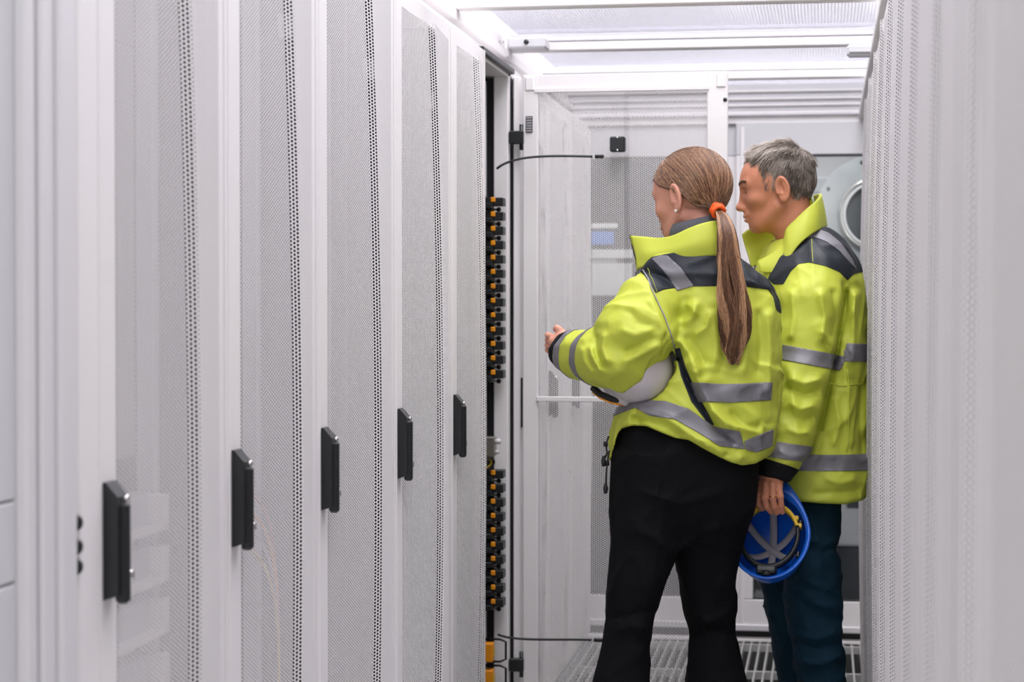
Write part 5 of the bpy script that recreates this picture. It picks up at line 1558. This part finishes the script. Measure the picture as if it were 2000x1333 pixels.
    strands('eyebrow', br, np.tile([0.0006, 0.0006, 0.0003], (len(br), 1)), 0.15 + rs.rand(len(br)) * 0.4, 'greyhair', root, org)
    for s in (-1, 1):
        b = MB(); b.ball(w(s * 0.031, 0.0752, 0.0075), 0.0114, 'eye', 16, 12); b.ball(w(s * 0.031, 0.0822, 0.0065), 0.0050, 'browm', 12, 8); b.build('eye', root)
        b = MB(); b.tube([w(s * 0.019, 0.0835, 0.0085), w(s * 0.028, 0.0878, 0.0085), w(s * 0.036, 0.0862, 0.0078), w(s * 0.045, 0.0790, 0.0050)], [0.0006, 0.0012, 0.0012, 0.0006], 'browm', 6); b.build('eyelash', root)
        b = MB(); b.tube([w(s * 0.019, 0.0845, 0.0120), w(s * 0.027, 0.0870, 0.0135), w(s * 0.036, 0.0850, 0.0130), w(s * 0.045, 0.0775, 0.0090)], [0.0014, 0.0026, 0.0026, 0.0014], 'skin_man', 8); b.build('eyelid', root)
    b = MB(); b.tube([w(-0.020, 0.0885, -0.058), w(-0.008, 0.0975, -0.0565), w(0, 0.0985, -0.0575), w(0.008, 0.0975, -0.0565), w(0.020, 0.0885, -0.058)], [0.0015, 0.0030, 0.0028, 0.0030, 0.0015], 'lips', 8)
    b.tube([w(-0.018, 0.0875, -0.0625), w(0, 0.0960, -0.0655), w(0.018, 0.0875, -0.0625)], [0.0015, 0.0042, 0.0015], 'lips', 8); b.build('lips', root)
    # wedding ring
    r0 = (P(*fing[2][0][1]) * 0.72 + P(*fing[2][0][0]) * 0.28); dr = P(*fing[2][0][1]) - P(*fing[2][0][0]); dr /= np.linalg.norm(dr)
    r0 = P(1509.5, 973, 4.976); u = np.cross(dr, cH); u /= np.linalg.norm(u); v = np.cross(dr, u)
    b = MB(); b.tube([r0 - org + 0.0102 * (math.cos(t) * u + math.sin(t) * v) for t in np.linspace(0, 2 * math.pi, 25)], 0.0015, 'gold', 8, caps=False); b.build('ring', root)
    for c in (anL, anR):
        s_ = np.array([c[0], c[1], 0.048]); f_ = -cR
        def shoe(p, s_=s_, f_=f_):
            d = smin(cap(p, s_ - f_ * 0.07, s_ + f_ * 0.17 - np.array([0, 0, 0.012]), 0.046, 0.038), cap(p, s_ - f_ * 0.05 + np.array([0, 0, 0.07]), s_ - f_ * 0.05, 0.047), 0.03)
            return smax(d, 0.002 - p[:, 2], 0.004)
        sdf_mesh('shoe', shoe, s_ - 0.26, s_ + 0.26, 0.008, 'sole', root, org)
    return root
man = build_man()
h = make_helmet('safety_helmet', 'helmetblue', 'yellowplastic', 'bright blue safety helmet hanging from the hand of the grey-haired person, opening towards the camera')
Z_ = (cH * 0.82 + cR * 0.20 - cU * 0.52); Z_ = Z_ / np.linalg.norm(Z_)
Y_ = cU * 0.97 + cR * 0.02; Y_ = Y_ - (Y_ @ Z_) * Z_; Y_ /= np.linalg.norm(Y_); X_ = np.cross(Y_, Z_)
hp = P(1503, 1048, 5.015)
h.matrix_world = Matrix(((X_[0], Y_[0], Z_[0], hp[0]), (X_[1], Y_[1], Z_[1], hp[1]), (X_[2], Y_[2], Z_[2], hp[2]), (0, 0, 0, 1))) @ Matrix.Scale(0.86, 4)
